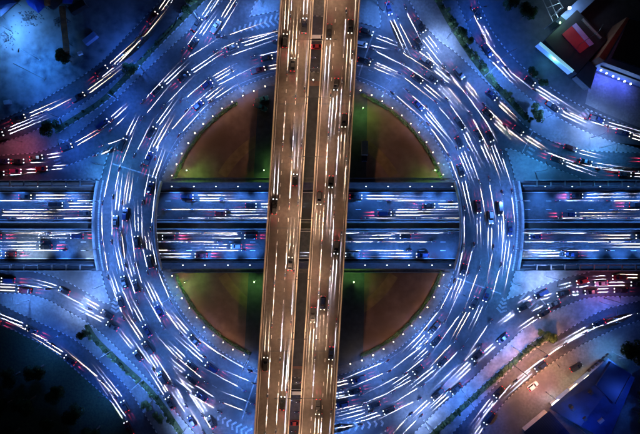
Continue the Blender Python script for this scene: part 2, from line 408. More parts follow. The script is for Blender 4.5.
# ---------------------------------------------------------------- central plazas
for sgn, a0, a1 in ((1, 17.0, 163.0), (-1, 197.5, 342.5)):
    py = 178 if sgn > 0 else 272.5
    aa = yang(144, py); da = arc(144, aa, 180 - aa) if sgn > 0 else arc(144, 180 - aa, 360 + aa)
    m = MB(); m.prism(xy(da), -.02, .12); pz = struct(m.build('plaza', 'brick_paving'))
    # shade beside and between the viaducts laid as dark strips; a curved path
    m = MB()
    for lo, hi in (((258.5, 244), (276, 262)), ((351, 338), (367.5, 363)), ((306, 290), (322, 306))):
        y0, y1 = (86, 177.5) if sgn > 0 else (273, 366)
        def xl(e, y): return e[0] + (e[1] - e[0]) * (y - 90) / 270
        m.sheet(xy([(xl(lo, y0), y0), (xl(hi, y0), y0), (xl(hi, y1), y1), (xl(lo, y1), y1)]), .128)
    m.build('shade_strip', 'dark_ground', pz)
    m = MB(); ga = yang(100, py) + (2 if sgn > 0 else -2); g0, g1 = (ga, 180 - ga) if sgn > 0 else (180 - ga, 360 + ga)
    m.sheet(xy(arc(104, g0, g1) + arc(94, g1, g0)), .124); m.build('curved_path', 'yellow_paving', pz)
    m = MB(); yy = W(0, py).y
    p0, p1 = W(*da[0]), W(*da[-1]); m.box(((p0.x + p1.x) / 2, yy, .35), (abs(p1.x - p0.x) + 4, .3, .7)); m.build('low_wall', 'dark_concrete', pz)
    # ring pavement of radial slabs
    m = MB(); m.prism(xy(arc(153, a0, a1) + arc(144, a1, a0)), -.02, .10); pv = struct(m.build('pavement', 'dark_concrete'))
    n = 62; st = (a1 - a0) / n; m = MB()
    h = math.radians(st) / 2 * .965; r0, r1 = 144.3 * S, 152.2 * S
    vs2 = [(r0 * math.cos(-h), r0 * math.sin(-h)), (r1 * math.cos(-h), r1 * math.sin(-h)), (r1 * math.cos(h), r1 * math.sin(h)), (r0 * math.cos(h), r0 * math.sin(h))]
    m.prism(vs2, .08, .145); sm = m.mesh('paving_slab', 'ring_slab')
    c = W(CX, CY)
    for i in range(n): link('paving_slab', sm, pv, (c.x, c.y, random.uniform(-.012, .012)), R_(a0 + (i + .5) * st))
    m = MB()
    for i in range(int((a1 - a0) / .8)):
        a = a0 + (i + .5) * .8; p = W(*ring(152.9, a)); q = W(*ring(152.9, a + .1)); m.box((p.x, p.y, .1), (.74, .28, .2), q - p, i % 2)
    m.build('kerb', ['kerb_white', 'kerb_black'], pv, kind='stuff')

# ---------------------------------------------------------------- viaducts
def viaduct(V, label, lanes):
    t = thing('viaduct', label, 'viaduct')
    Y0, Y1 = -260, 700
    e = lambda edge, y: W(vx(edge, y), y, ZV)
    q = [e(V[0], Y0), e(V[1], Y0), e(V[1], Y1), e(V[0], Y1)]
    m = MB(); m.prism([tuple(p[:2]) for p in q], ZV - .45, ZV, 0, True); m.build('deck', 'deck_asphalt', t)
    m = MB(); ins = [q[0].lerp(q[1], .22), q[0].lerp(q[1], .78), q[3].lerp(q[2], .78), q[3].lerp(q[2], .22)]
    m.prism([tuple(p[:2]) for p in ins], ZV - 2.1, ZV - .45, 0, True); m.build('girder', 'concrete', t)
    for k in (0, 1):
        a, b = (q[0], q[3]) if k == 0 else (q[1], q[2]); d = (b - a).normalized(); nrm = Vector((-d.y, d.x, 0)) * (.22 if k == 0 else -.22)
        a, b = a - d * 0 + nrm, b + nrm; c = (a + b) / 2
        m = MB(); L = (b - a).length; d2 = d; w = Vector((-d.y, d.x, 0)) * (1 if k == 0 else -1)
        prof = [(-.2, 0), (-.2, 1.0), (.06, 1.0), (.10, .4), (.24, .12), (.24, 0.0)]
        vs = [p + w * x + Vector((0, 0, z)) for p in (a, b) for x, z in prof]; n = 6
        m.add(vs, [((i, i + 1, n + i + 1, n + i) if k == 1 else (n + i, n + i + 1, i + 1, i)) for i in range(n - 1)])
        m.build('parapet', 'cream_concrete', t)
    m = MB()
    for f in (.335, .625):
        y = -250
        while y < 690:
            a, b = [e(V[0], yy).lerp(e(V[1], yy), f) for yy in (y, y + 3.6)]; strip(m, [a[:2], b[:2]], .17, ZV + .012); y += 11.7
    for f in (.085, .915):
        a, b = [e(V[0], yy).lerp(e(V[1], yy), f) for yy in (Y0, Y1)]; strip(m, [a[:2], b[:2]], .13, ZV + .012)
    m.build('lane_marking', 'paint', t, kind='stuff')
    for y in (-16, 104, 228, 351, 470):
        m = MB(); a, b = e(V[0], y).lerp(e(V[1], y), .03), e(V[0], y).lerp(e(V[1], y), .97); strip(m, [a[:2], b[:2]], .3, ZV + .008); m.build('expansion_joint', 'dark_steel', t)
    for y in (-70, 3, 96, 160, 225.7, 290, 352, 445, 520):
        zb = ZT if 181 < y < 270 else 0
        c = W((vx(V[0], y) + vx(V[1], y)) / 2, y, 4)
        m = MB(); w = .9
        m.tube([(c.x, c.y, zb), (c.x, c.y, ZV - 3.6)], [w, w], 12); m.box((c.x, c.y, ZV - 2.9), (7.5, 1.8, 1.5)); m.build('pier', 'concrete', t)
    return t
viaduct(VL, 'left elevated concrete road crossing the picture from top to bottom', None)
viaduct(VR, 'right elevated concrete road crossing the picture from top to bottom', None)

# ---------------------------------------------------------------- trench wall ribs and lamps
for name, xs, py, sg, lab in (('retaining_rib', [-18, -4, 10, 24, 38, 52, 66, 80], YT, 1, 'left'), ('retaining_rib', [537, 551, 565, 580, 594, 608, 622, 636, 650], YT, 1, 'right'),
                              ('retaining_rib', [-18, -4, 10, 24, 38, 52, 66, 80], YB, -1, 'left'), ('retaining_rib', [537, 551, 565, 580, 594, 608, 622, 636, 650], YB, -1, 'right')):
    t = thing('ribbed_parapet', 'concrete parapet with ribs along the %s edge of the %s underpass mouth' % ('upper' if sg > 0 else 'lower', lab), 'parapet', W(xs[0], py), 0, 'ribbed parapets of the underpass')
    o = W(xs[0], py); L = W(xs[-1], py).x - o.x; e0, e1 = (-60, L + 4.5) if lab == 'left' else (-4.8, 80)
    m = MB(); m.box(((e0 + e1) / 2, .25 * sg, .4), (e1 - e0, .3, .95)); m.build('wall', 'concrete', t)
    m = MB(); m.box(((e0 + e1) / 2, -1.7 * sg, -.55), (e1 - e0, .35, .35)); m.build('walkway_beam', 'concrete', t)
    rm = MB(); rm.box((0, -.95 * sg, -.02), (.42, 2.1, .5)); rm.box((0, -1.75 * sg, -1.0), (.42, .5, 1.6)); me = rm.mesh('rib', 'kerb_white')
    for x in xs: link('rib', me, t, (W(x, py).x - o.x, 0, 0))

# ---------------------------------------------------------------- lamps
def mklight(name, typ, col, en, size=.15, cone=None, blend=1.0):
    l = bpy.data.lights.new(name, typ); l.color = col; l.energy = en
    l.shadow_soft_size = size
    l.cycles.use_multiple_importance_sampling = False      # hundreds of lamps: skip lamp hits by bounced rays
    if typ == 'SPOT': l.spot_size = R_(cone); l.spot_blend = blend
    return l
def put(name, data, parent, loc, direction=None, scale=None):
    o = link(name, data, parent, loc)
    if direction is not None: o.rotation_mode = 'QUATERNION'; o.rotation_quaternion = Vector(direction).to_track_quat('-Z', 'Y')
    if scale: o.scale = scale
    return o
LD = {'blue': mklight('street_light', 'SPOT', (.095, .28, 1.0), 22500, .25, 156, .6),
      'deep': mklight('street_light_dim', 'SPOT', (.03, .17, 1.0), 13000, .25, 150, .7),
      'teal': mklight('street_light_teal', 'SPOT', (.05, .33, .95), 15000, .25, 150, .7),
      'white': mklight('street_light_bright', 'SPOT', (.26, .43, 1.0), 30000, .25, 140, .9),
      'peach': mklight('street_light_peach', 'SPOT', (1.0, .44, .20), 22000, .25, 150, .9),
      'rose': mklight('street_light_rose', 'SPOT', (1.0, .22, .36), 3600, .25, 140, .9),
      'roof_fill': mklight('roof_fill_light', 'SPOT', (.03, .14, 1.0), 5000, .25, 150, .9),
      'dimrose': mklight('dim_rose_light', 'SPOT', (1.0, .16, .34), 800, .25, 140, .9),
      'sodium': mklight('sodium_light', 'SPOT', (1.0, .59, .37), 3600, .25, 150, .7)}
pole_m = {}
def lamp_meshes(h, reach, double, lens):
    key = (h, reach, double, lens)
    if key in pole_m: return pole_m[key]
    m = MB(); m.tube([(0, 0, 0), (0, 0, .5), (0, 0, h)], [.16, .11, .07], 8); m.box((0, 0, .1), (.5, .5, .2)); PM = 'dark_steel' if lens == 'lamp_warm' else 'galvanised'; pole = m.mesh('pole', PM)
    m = MB(); m.tube([(0, 0, h - .1), (reach * .5, 0, h + .25), (reach - .3, 0, h + .3)], [.06, .05, .045], 6); arm = m.mesh('arm', PM)
    m = MB(); m.box((0, 0, .06), (.85, .3, .14)); m.box((0, 0, .15), (.6, .22, .06)); head = m.mesh('lamp_head', PM)
    m = MB(); m.box((0, 0, -.03), (.6, .22, .04)); le = m.mesh('lens', lens)
    pole_m[key] = (pole, arm, head, le); return pole_m[key]
def street_lamp(px, to, col, label, group, h=9.0, reach=2.2, zb=.14, double=False, z0=0.0, name='street_lamp'):
    lens = 'lamp_warm' if col in ('sodium', 'peach', 'rose', 'dimrose') else 'lamp_cool'
    pole, arm, head, le = lamp_meshes(h, reach, double, lens)
    p = W(*px, z0); d = W(*to, z0) - p; rz = math.atan2(d.y, d.x)
    t = thing(name, label, 'street lamp', (p.x, p.y, z0 + zb), rz, group)
    link('pole', pole, t)
    for k in ((0, 1) if double else (0,)):
        a = link('arm', arm, t, None, math.pi * k)
        hd = link('lamp_head', head, a, (reach, 0, h + .25)); link('lens', le, a, (reach, 0, h + .25))
        put('lamp_light', LD[col], a, (reach, 0, h + .12), (0.12 if z0 else (.42 if reach > 4.5 else .2), 0, -1))
    return t
# around the ring, on the inner pavement
i = 0
for a in (24, 42, 60, 116, 134, 152, 208, 226, 246, 296, 316, 336):
    p = ring(148.5, a); col = 'blue'
    street_lamp(p, ring(180, a), col, 'street lamp on the ring pavement, %s counterclockwise from the right underpass mouth' % ORD[i], 'lamps around the ring', reach=5.0); i += 1
for a, lab in ((173.5, 'upper left'), (186.5, 'lower left'), (6.5, 'upper right'), (-6.5, 'lower right')):  # lamps added to brighten the dark roadway on the bridges
    street_lamp(ring(211, a), ring(190, a), 'blue', 'added street lamp on the outer footway of the ring bridge, %s' % lab, 'added lamps on the ring bridges', reach=4.0, zb=0.0)
V_ = [((72, 150 - 7), (75, 152), 'deep', 'tall street lamp on the upper left verge above the queue of cars'),
      ((22, 142), (22, 156), 'rose', 'tall street lamp with rosy light above the queuing cars'),
      ((60, 118), (55, 103), 'deep', 'tall street lamp beside the upper left slip road, nearer the left edge'),
      ((140, 66), (132, 55), 'deep', 'tall street lamp beside the upper left slip road, by the round tree'),
      ((200, 22), (208, 30), 'blue', 'tall street lamp on the verge at the top left exit'),
      ((118, 100), (128, 112), 'deep', 'tall street lamp on the verge left of the ring exit'),
      ((262, 8), (258, 26), 'blue', 'tall street lamp at the top chevron markings left of the viaducts'),
      ((384, 12), (396, 24), 'blue', 'tall street lamp at the top junction right of the viaducts'),
      ((446, 40), (432, 58), 'white', 'very bright street lamp over the top right entry road'),
      ((485, 76), (472, 92), 'blue', 'street lamp on the upper right verge midway along its hedge'),
      ((470, 20), (480, 18), 'deep', 'street lamp beside the upper right slip road near the top edge'),
      ((498, 62), (512, 55), 'deep', 'street lamp beside the upper right slip road at its bend'),
      ((545, 118), (552, 106), 'blue', 'street lamp at the lower end of the upper right hedge'),
      ((590, 138), (592, 124), 'white', 'bright street lamp over the upper right slip road by the lit courtyard'),
      ((600, 148), (598, 164), 'teal', 'street lamp with teal light over the right exit road'),
      ((535, 172), (530, 155), 'teal', 'street lamp on the right triangular island over the zebra crossing'),
      ((545, 276), (540, 297), 'white', 'bright street lamp on the lower right island over the zebra crossing'),
      ((604, 298), (600, 284), 'rose', 'street lamp with rosy light over the right entry road'),
      ((532, 345), (540, 355), 'peach', 'peach coloured bright lamp over the lower right slip road'),
      ((511, 363), (519, 374), 'peach', 'second peach coloured lamp added further down the lower right slip road'),  # added to widen the warm glow of the first peach lamp
      ((600, 302), (600, 322), 'deep', 'street lamp beside the lower right slip road near the right edge'),
      ((468, 400), (474, 412), 'deep', 'street lamp beside the lower right slip road near the bottom'),
      ((512, 346), (498, 332), 'blue', 'street lamp on the lower right verge above its planter'),
      ((424, 420), (402, 396), 'white', 'very bright street lamp over the bottom right exit road'),
      ((460, 388), (448, 376), 'blue', 'street lamp on the lower right verge facing the ring'),
      ((248, 440), (236, 420), 'blue', 'street lamp at the bottom chevron markings left of the viaducts'),
      ((348, 440), (356, 424), 'blue', 'street lamp at the bottom chevron markings right of the viaducts'),
      ((186, 428), (203, 424), 'white', 'very bright street lamp at the bottom left entry road'),
      ((142, 380), (158, 372), 'blue', 'street lamp on the lower left verge midway along its hedge'),
      ((112, 350), (124, 338), 'blue', 'street lamp on the lower left verge near the ring'),
      ((86, 312), (83, 299), 'white', 'bright street lamp over the left exit road zebra crossing'),
      ((30, 300), (30, 286), 'blue', 'street lamp over the left exit road near the left edge'),
      ((58, 336), (50, 343), 'deep', 'street lamp beside the lower left slip road near the left'),
      ((118, 385), (108, 388), 'deep', 'street lamp beside the lower left slip road at its bend'),
      ((106, 166), (122, 170), 'teal', 'street lamp on the left triangular island beside the ring'),
      ((104, 285), (120, 282), 'blue', 'street lamp on the lower left triangular island beside the ring'),
      ((511, 282), (494, 280), 'teal', 'street lamp on the lower right triangular island beside the ring')]
for px, to, col, lab in V_: street_lamp(px, to, col, lab, 'lamps along the approach roads', h=13.0 if col == 'peach' else 9.0, reach=4.0 if col == 'peach' else 2.2)
# building-site and courtyard floodlights
for px, to, en, col, lab in (((12, 32), (18, 40), 34000, (.10, .36, 1.0), 'floodlight mast among the rubble of the building site'),
                             ((40, 60), (40, 68), 20000, (.03, .24, 1.0), 'floodlight mast on the bare blue lit building site')):
    t = street_lamp(px, to, 'white', lab, 'building site floodlights', h=11, reach=1.0, zb=.12, name='floodlight_mast')
    for c in t.children:
        for g in c.children:
            if g.type == 'LIGHT': g.data = mklight('site_flood', 'SPOT', col, en, .3, 150, 1.0)
# sodium lamps of the viaducts
for V, f, tf, nm in ((VL, .96, .4, 'left'), (VR, .04, .6, 'right')):
    for j, y in enumerate((-55, -5, 50, 104, 160, 218, 276, 332, 388, 440, 490)):
        a, b = vx(V[0], y), vx(V[1], y)
        street_lamp((a + (b - a) * f, y), (a + (b - a) * tf, y), 'sodium', 'slim sodium lamp on the inner parapet of the %s viaduct, %s from the top' % (nm, ORD[j]), 'viaduct lamps', h=7.5, reach=4.0, zb=0.9, z0=ZV, double=True)
# globes round the plaza
m = MB(); m.tube([(0, 0, 0), (0, 0, .15), (0, 0, 2.6)], [.12, .06, .05], 6); gp = m.mesh('post', 'dark_steel')
m = MB(); m.ball((0, 0, 2.85), .21); gg = m.mesh('globe', 'globe', True)
m = MB(); m.tube([(0, 0, 2.55), (0, 0, 2.62)], [.16, .2], 8); gc = m.mesh('collar', 'dark_steel')
gl = mklight('globe_light', 'POINT', (1.0, .66, .34), 190, .3)
for nm, a0, a1 in (('upper', 20.5, 160), ('lower', 200.5, 340)):
    n = 30; j = 0
    for i in range(n):
        a = a0 + (a1 - a0) * i / (n - 1); p = ring(142.3, a)
        if under_viaduct(*p, 4): continue
        w = W(*p); t = thing('globe_lamp', 'small glowing globe lamp edging the %s plaza, %s counterclockwise' % (nm, ORD[j]), 'lamp', (w.x, w.y, .12), 0, 'globe lamps round the plazas'); j += 1
        t.scale = [random.uniform(.8, 1.25)] * 3; link('post', gp, t); link('collar', gc, t); link('globe', gg, t)
        put('globe_light', gl, t, (0, 0, 3.4))
# green ground floodlights on the plazas
m = MB(); m.tube([(0, 0, 0), (0, 0, 4.0)], [.08, .06], 6); fp = m.mesh('post', 'dark_steel')
m = MB(); m.box((0, 0, 4.1), (.5, .35, .2), (1, 0, -.3)); fh = m.mesh('housing', 'dark_steel')
m = MB(); m.box((.26, 0, 4.04), (.03, .3, .2), (1, 0, -.3)); fl = m.mesh('lens', 'lamp_green')
gld = mklight('green_flood', 'SPOT', (.36, 1.0, .18), 3400, .2, 165, .6)
for px, lab in (((190, 171), 'upper left plaza corner'), ((265, 171), 'upper left dark strip'), ((432, 171), 'upper right plaza corner'), ((362, 110), 'upper right dark strip'),
                ((188, 280), 'lower left plaza corner'), ((256, 280), 'lower left dark strip'), ((353, 281), 'lower right dark strip')):
    w = W(*px); t = thing('green_floodlight', 'small green floodlight on the %s' % lab, 'floodlight', (w.x, w.y, .13), random.uniform(0, 6), 'green floodlights')
    link('post', fp, t); link('housing', fh, t); link('lens', fl, t); put('green_light', gld, t, (.2, 0, 4.2), (0.1, 0, -1))
# wall lamps in the trench
m = MB(); m.box((0, 0, 0), (.5, .25, .3)); wb = m.mesh('bracket', 'dark_steel')
m = MB(); m.box((0, 0, .17), (.42, .22, .05)); wg = m.mesh('lens', 'wall_lamp')
wld = mklight('wall_light', 'SPOT', (.06, .25, 1.0), 12000, .15, 110, .9)
wlb = mklight('wall_light_bright', 'SPOT', (.40, .62, 1.0), 7500, .15, 120, .8)
cnt = {}
for py, sg, xs in ((186.5, -1, [-40, -15, 12, 38, 66, 172, 194, 216, 238, 260, 366, 388, 410, 432, 452, 545, 572, 600, 628, 655]), (265, 1, [-40, -12, 17, 31, 58, 86, 183, 205, 228, 250, 365, 387, 409, 432, 450, 545, 572, 600, 628, 655])):
    for x in xs:
        if under_viaduct(x, py, 1): continue
        w = W(x, py, -1.7); lr = 'left' if x < 100 else 'right' if x > 515 else 'central'
        k = (sg, lr); cnt[k] = cnt.get(k, -1) + 1
        t = thing('wall_lamp', 'lit lamp on the %s wall of the %s underpass section, %s from left' % ('upper' if sg < 0 else 'lower', lr, ORD[cnt[k]]), 'wall lamp', w, 0, 'underpass wall lamps')
        link('bracket', wb, t); link('lens', wg, t)
        put('wall_light', wlb if (sg > 0 and x in (17, 31, 86)) else wld, t, (0, 1.1 * sg * 1, .5), (0, 1.35 * sg, -1))

# ---------------------------------------------------------------- vehicles
def loft(mb, secs, mi=0, cap=True):
    n = len(secs[0]); vs = [v for s in secs for v in s]; fs = []
    for i in range(len(secs) - 1):
        for k in range(n): fs.append((i * n + k, i * n + (k + 1) % n, (i + 1) * n + (k + 1) % n, (i + 1) * n + k))
    if cap: fs += [tuple(range(n - 1, -1, -1)), tuple((len(secs) - 1) * n + k for k in range(n))]
    mb.add(vs, fs, mi)
def bsec(x, w, z0, z1): return [(x, w, z0 + .08), (x, w * 1.0, (z0 + z1) / 2), (x, w * .95, z1 - .07), (x, w * .82, z1), (x, -w * .82, z1), (x, -w * .95, z1 - .07), (x, -w, (z0 + z1) / 2), (x, -w, z0 + .08), (x, -w * .85, z0), (x, w * .85, z0)]
def gsec(x, w, z0, z1, wt): return [(x, w, z0), (x, wt, z1), (x, wt * .8, z1 + .05), (x, -wt * .8, z1 + .05), (x, -wt, z1), (x, -w, z0)]
KIND = {}
def car_kind(kind):
    L = {'sedan': 4.6, 'hatchback': 4.1, 'suv': 4.7, 'pickup_truck': 5.2, 'van': 5.0, 'box_truck': 7.2, 'bus': 11.0}[kind]; hl = L / 2
    wd = {'box_truck': 1.1, 'bus': 1.25}.get(kind, .9)
    b = MB(); g = MB(); extra = []
    hz = .72
    if kind in ('sedan', 'hatchback', 'suv', 'pickup_truck', 'van'):
        zt = {'sedan': .88, 'hatchback': .92, 'suv': 1.05, 'pickup_truck': 1.0, 'van': 1.1}[kind]; hood = zt - (.02 if kind != 'van' else .1)
        loft(b, [bsec(-hl, wd * .78, .35, zt - .12), bsec(-hl + .22, wd * .95, .25, zt), bsec(-hl + 1, wd, .22, zt + .02), bsec(0, wd, .22, zt + .02), bsec(hl - 1.3, wd, .22, hood + .02), bsec(hl - .5, wd * .97, .25, hood - .1), bsec(hl - .15, wd * .88, .28, hood - .2), bsec(hl, wd * .7, .38, hood - .3)])
        x0, x1, r0, r1, zr = {'sedan': (-1.75, 1.05, -1.05, .25, 1.42), 'hatchback': (-1.95, .95, -1.6, .25, 1.47), 'suv': (-2.2, 1.0, -1.9, .2, 1.75), 'pickup_truck': (-.55, 1.25, -.4, .6, 1.72), 'van': (-2.4, 1.75, -2.3, 1.0, 1.95)}[kind]
        gw = wd * .90; rw = wd * .70
        loft(g, [gsec(x0, gw * .9, zt - .05, zt, gw * .8), gsec(r0, gw, zt - .05, zr - .06, rw), gsec(r1, gw, zt - .05, zr - .06, rw), gsec(x1, gw * .92, zt - .08, zt - .02, gw * .82)])
        loft(b, [[(r0 - .05, rw * .93, zr - .03), (r0 - .05, -rw * .93, zr - .03), (r0 - .05, -rw * .93, zr - .07), (r0 - .05, rw * .93, zr - .07)], [(r0 + .2, rw, zr + .02), (r0 + .2, -rw, zr + .02), (r0 + .2, -rw, zr - .05), (r0 + .2, rw, zr - .05)],
                 [(r1 - .15, rw, zr + .02), (r1 - .15, -rw, zr + .02), (r1 - .15, -rw, zr - .05), (r1 - .15, rw, zr - .05)], [(r1 + .1, rw * .95, zr - .05), (r1 + .1, -rw * .95, zr - .05), (r1 + .1, -rw * .95, zr - .08), (r1 + .1, rw * .95, zr - .08)]][::-1])
        for s in (-1, 1):
            b.box((x1 - .25, s * (wd + .1), zt + .08), (.16, .22, .14))                       # mirrors
            b.tube([(x0 + .08, s * gw * .84, zt), (r0, s * rw * .97, zr - .04)], [.05, .05], 4); b.tube([(x1 - .06, s * gw * .84, zt - .02), (r1, s * rw * .97, zr - .04)], [.05, .05], 4)
        if kind == 'pickup_truck':
            bd = MB(); bd.box((-1.6, 0, 1.03), (1.75, 1.45, .02)); extra.append(('cargo_bed', bd, 'dark_steel', False))
        hz = hood - .22
        wx = (hl - .85, -hl + .85); wr = .32 if kind in ('sedan', 'hatchback') else .37
    elif kind == 'box_truck':
        loft(b, [bsec(hl - 2.0, wd * .93, .45, 1.2), bsec(hl - .2, wd * .95, .4, 1.2), bsec(hl, wd * .85, .45, 1.05)]); b.box((0, 0, .6), (L - .6, .9, .25))
        loft(g, [gsec(hl - 1.9, wd * .9, 1.15, 2.1, wd * .82), gsec(hl - .5, wd * .9, 1.15, 2.1, wd * .82), gsec(hl - .1, wd * .88, 1.12, 1.25, wd * .8)])
        b.box((hl - 1.15, 0, 2.17), (1.5, 1.75, .07))
        bd = MB(); bd.box((-1.0, 0, 1.95), (L - 2.3, 2.2, 2.2)); bd.box((-1.0, 0, 3.06), (L - 2.35, .1, .03)); extra.append(('cargo_box', bd, 'truck_box', False)); wx = (hl - 1, -hl + 1.3); wr = .45; hz = .85
    else:
        loft(b, [bsec(-hl, wd * .93, .4, 2.95), bsec(-hl + .3, wd, .35, 3.1), bsec(hl - .5, wd, .35, 3.1), bsec(hl, wd * .92, .4, 2.8)])
        for s in (-1, 1): g.box((0, s * 1.245, 2.0), (L - 1.4, .03, .9))
        g.box((hl - .06, 0, 2.0), (.16, 2.0, 1.2)); b.box((1.5, 0, 3.16), (1.8, 1.5, .18)); b.box((-2.5, 0, 3.16), (1.8, 1.5, .18)); wx = (hl - 2.4, -hl + 2.8); wr = .5; hz = .9
    wm = MB(); wm.tube([(0, -.11, 0), (0, .11, 0)], [wr, wr], 12); wm.tube([(0, -.12, 0), (0, .12, 0)], [wr * .55] * 2, 8, 1)
    hm = MB(); hm.box((0, 0, 0), (.30, .34, .13), (1, 0, -.25)); tm = MB(); tm.box((0, 0, 0), (.16, .4, .2))
    fw = wd * .95 if kind in ('bus', 'box_truck') else wd * .9
    hx = hl - (.05 if kind in ('bus', 'box_truck') else .17); hy = wd * .66
    tz = .8 if kind not in ('bus', 'box_truck') else .9
    KIND[kind] = dict(body=b, glass=g, extra=[(n, mb.mesh(n, mt, sm)) for n, mb, mt, sm in extra], gm=g.mesh('windows', 'glass_dark'), wheel=wm.mesh('wheel', ['tyre', 'galvanised']),
                      tail_off=hm.mesh('headlight', 'galvanised'), head={c: hm.mesh('headlight', c) for c in ('head_lens', 'head_lens_warm')}, tail=tm.mesh('taillight', 'tail_lens'), wx=wx, wr=wr, wy=fw - .1, h=(hx, hy, hz + .03), t=(-hl + .04, wd * .68, tz), L=L, colm={})
for k in ('sedan', 'hatchback', 'suv', 'pickup_truck', 'van', 'box_truck', 'bus'): car_kind(k)
HEADC = {'head_lens': (.70, .76, 1.0), 'head_lens_warm': (1.0, .80, .58)}
BEAM = {}
HEADP = 1.3e7  # beams narrowed and boosted to draw light trails along the lanes
def beam_pattern(l, c, hz):
    """headlight beam shaped into an even streak on the road: intensity rises towards the cut-off, so the far road gets as much light as the near road"""
    l.use_nodes = True; nt = l.node_tree; em = next(n for n in nt.nodes if n.type == 'EMISSION')
    tc = nt.nodes.new('ShaderNodeTexCoord'); sp = nt.nodes.new('ShaderNodeSeparateXYZ'); nt.links.new(tc.outputs['Normal'], sp.inputs[0])
    def mth(op, a, b=None):
        n = nt.nodes.new('ShaderNodeMath'); n.operation = op
        for i, v in enumerate((a, b)):
            if v is None: continue
            if isinstance(v, (int, float)): n.inputs[i].default_value = v
            else: nt.links.new(v, n.inputs[i])
        return n.outputs[0]
    az = mth('ABSOLUTE', sp.outputs['Z']); t = mth('ARCTAN2', sp.outputs['Y'], az)
    th = mth('MAXIMUM', mth('SUBTRACT' if SGN > 0 else 'ADD', R_(c), t), R_(1.2))
    st = mth('POWER', mth('DIVIDE', math.sin(R_(2.5)), mth('SINE', th)), 2.2)
    nt.links.new(st, em.inputs['Strength'])
SGN = 1
def beam(kind, col, length, gain):
    key = (kind, col, length, gain)
    if key not in BEAM:
        if kind == 'head':
            BEAM[key] = mklight('headlight_beam', 'SPOT', col, HEADP * gain, .05, 1, .6); beam_pattern(BEAM[key], *length)
        else: BEAM[key] = mklight('taillight_glow', 'SPOT', col, 5000 * gain, .06, 1, .7)
    return BEAM[key]
NV = {'n': 0}
def vehicle(kind, col, loc, rz, label, group, lens='head_lens', reach=11.0, gain=1.0, lit=True, tails=True, narrow=.16, yaw=0.0, tail_gain=1.0):
    K = KIND[kind]; NV['n'] += 1
    if col not in K['colm']: K['colm'][col] = K['body'].mesh('body', 'car ' + col, kind != 'box_truck' and False)
    t = thing(kind, label, {'sedan': 'car', 'hatchback': 'car', 'suv': 'car', 'pickup_truck': 'pickup', 'van': 'van', 'box_truck': 'truck', 'bus': 'bus'}[kind], loc, rz, group)
    link('body', K['colm'][col], t); link('windows', K['gm'], t)
    for n, me in K['extra']: link(n, me, t)
    for x in K['wx']:
        for s in (-1, 1): link('wheel', K['wheel'], t, (x, s * K['wy'], K['wr']))
    hx, hy, hz = K['h']; tx, ty, tz = K['t']
    for s in (-1, 1):
        h = link('headlight', K['head'][lens] if lit else K['tail_off'] if 'tail_off' in K else K['head'][lens], t, (hx, s * hy, hz))
        if lit:
            a0 = math.degrees(math.atan2(hz, reach)); a1 = math.degrees(math.atan2(hz, 1.25)); c = (a0 + a1) / 2
            bl = beam('head', HEADC[lens], (round(c, 2), round(hz, 2)), gain); bl.spot_size = R_(a1 - a0)
            put('headlight_beam', bl, h, (.32, 0, 0), (math.cos(R_(c)) * math.cos(yaw), math.cos(R_(c)) * math.sin(yaw), -math.sin(R_(c))), (narrow * 17 / (a1 - a0), 1, 1))
        tl = link('taillight', K['tail'], t, (tx, s * ty, tz))
        if tails:
            bl = beam('tail', (1, .05, .14), 16.0, gain * tail_gain); bl.spot_size = R_(30)
            put('taillight_glow', bl, tl, (-.12, 0, 0), (-math.cos(R_(22)), 0, -math.sin(R_(22))), (.3, 1, 1))
    return t
COLS = ['black'] * 9 + ['charcoal'] * 6 + ['dark blue'] * 5 + ['grey'] * 2 + ['silver', 'maroon']
KINDS_W = ['sedan'] * 6 + ['hatchback'] * 3 + ['suv'] * 3 + ['pickup_truck'] * 3 + ['van'] * 1
WORD = {'sedan': 'saloon car', 'hatchback': 'hatchback', 'suv': 'tall estate car', 'pickup_truck': 'pickup', 'van': 'van', 'box_truck': 'box truck', 'bus': 'bus'}
taken = []
def clear_of(p, L):
    for q, l in taken:
        if (q - p).length < (L + l) / 2 * .5 + 2.0 and abs(q.z - p.z) < 3: return False
    return True
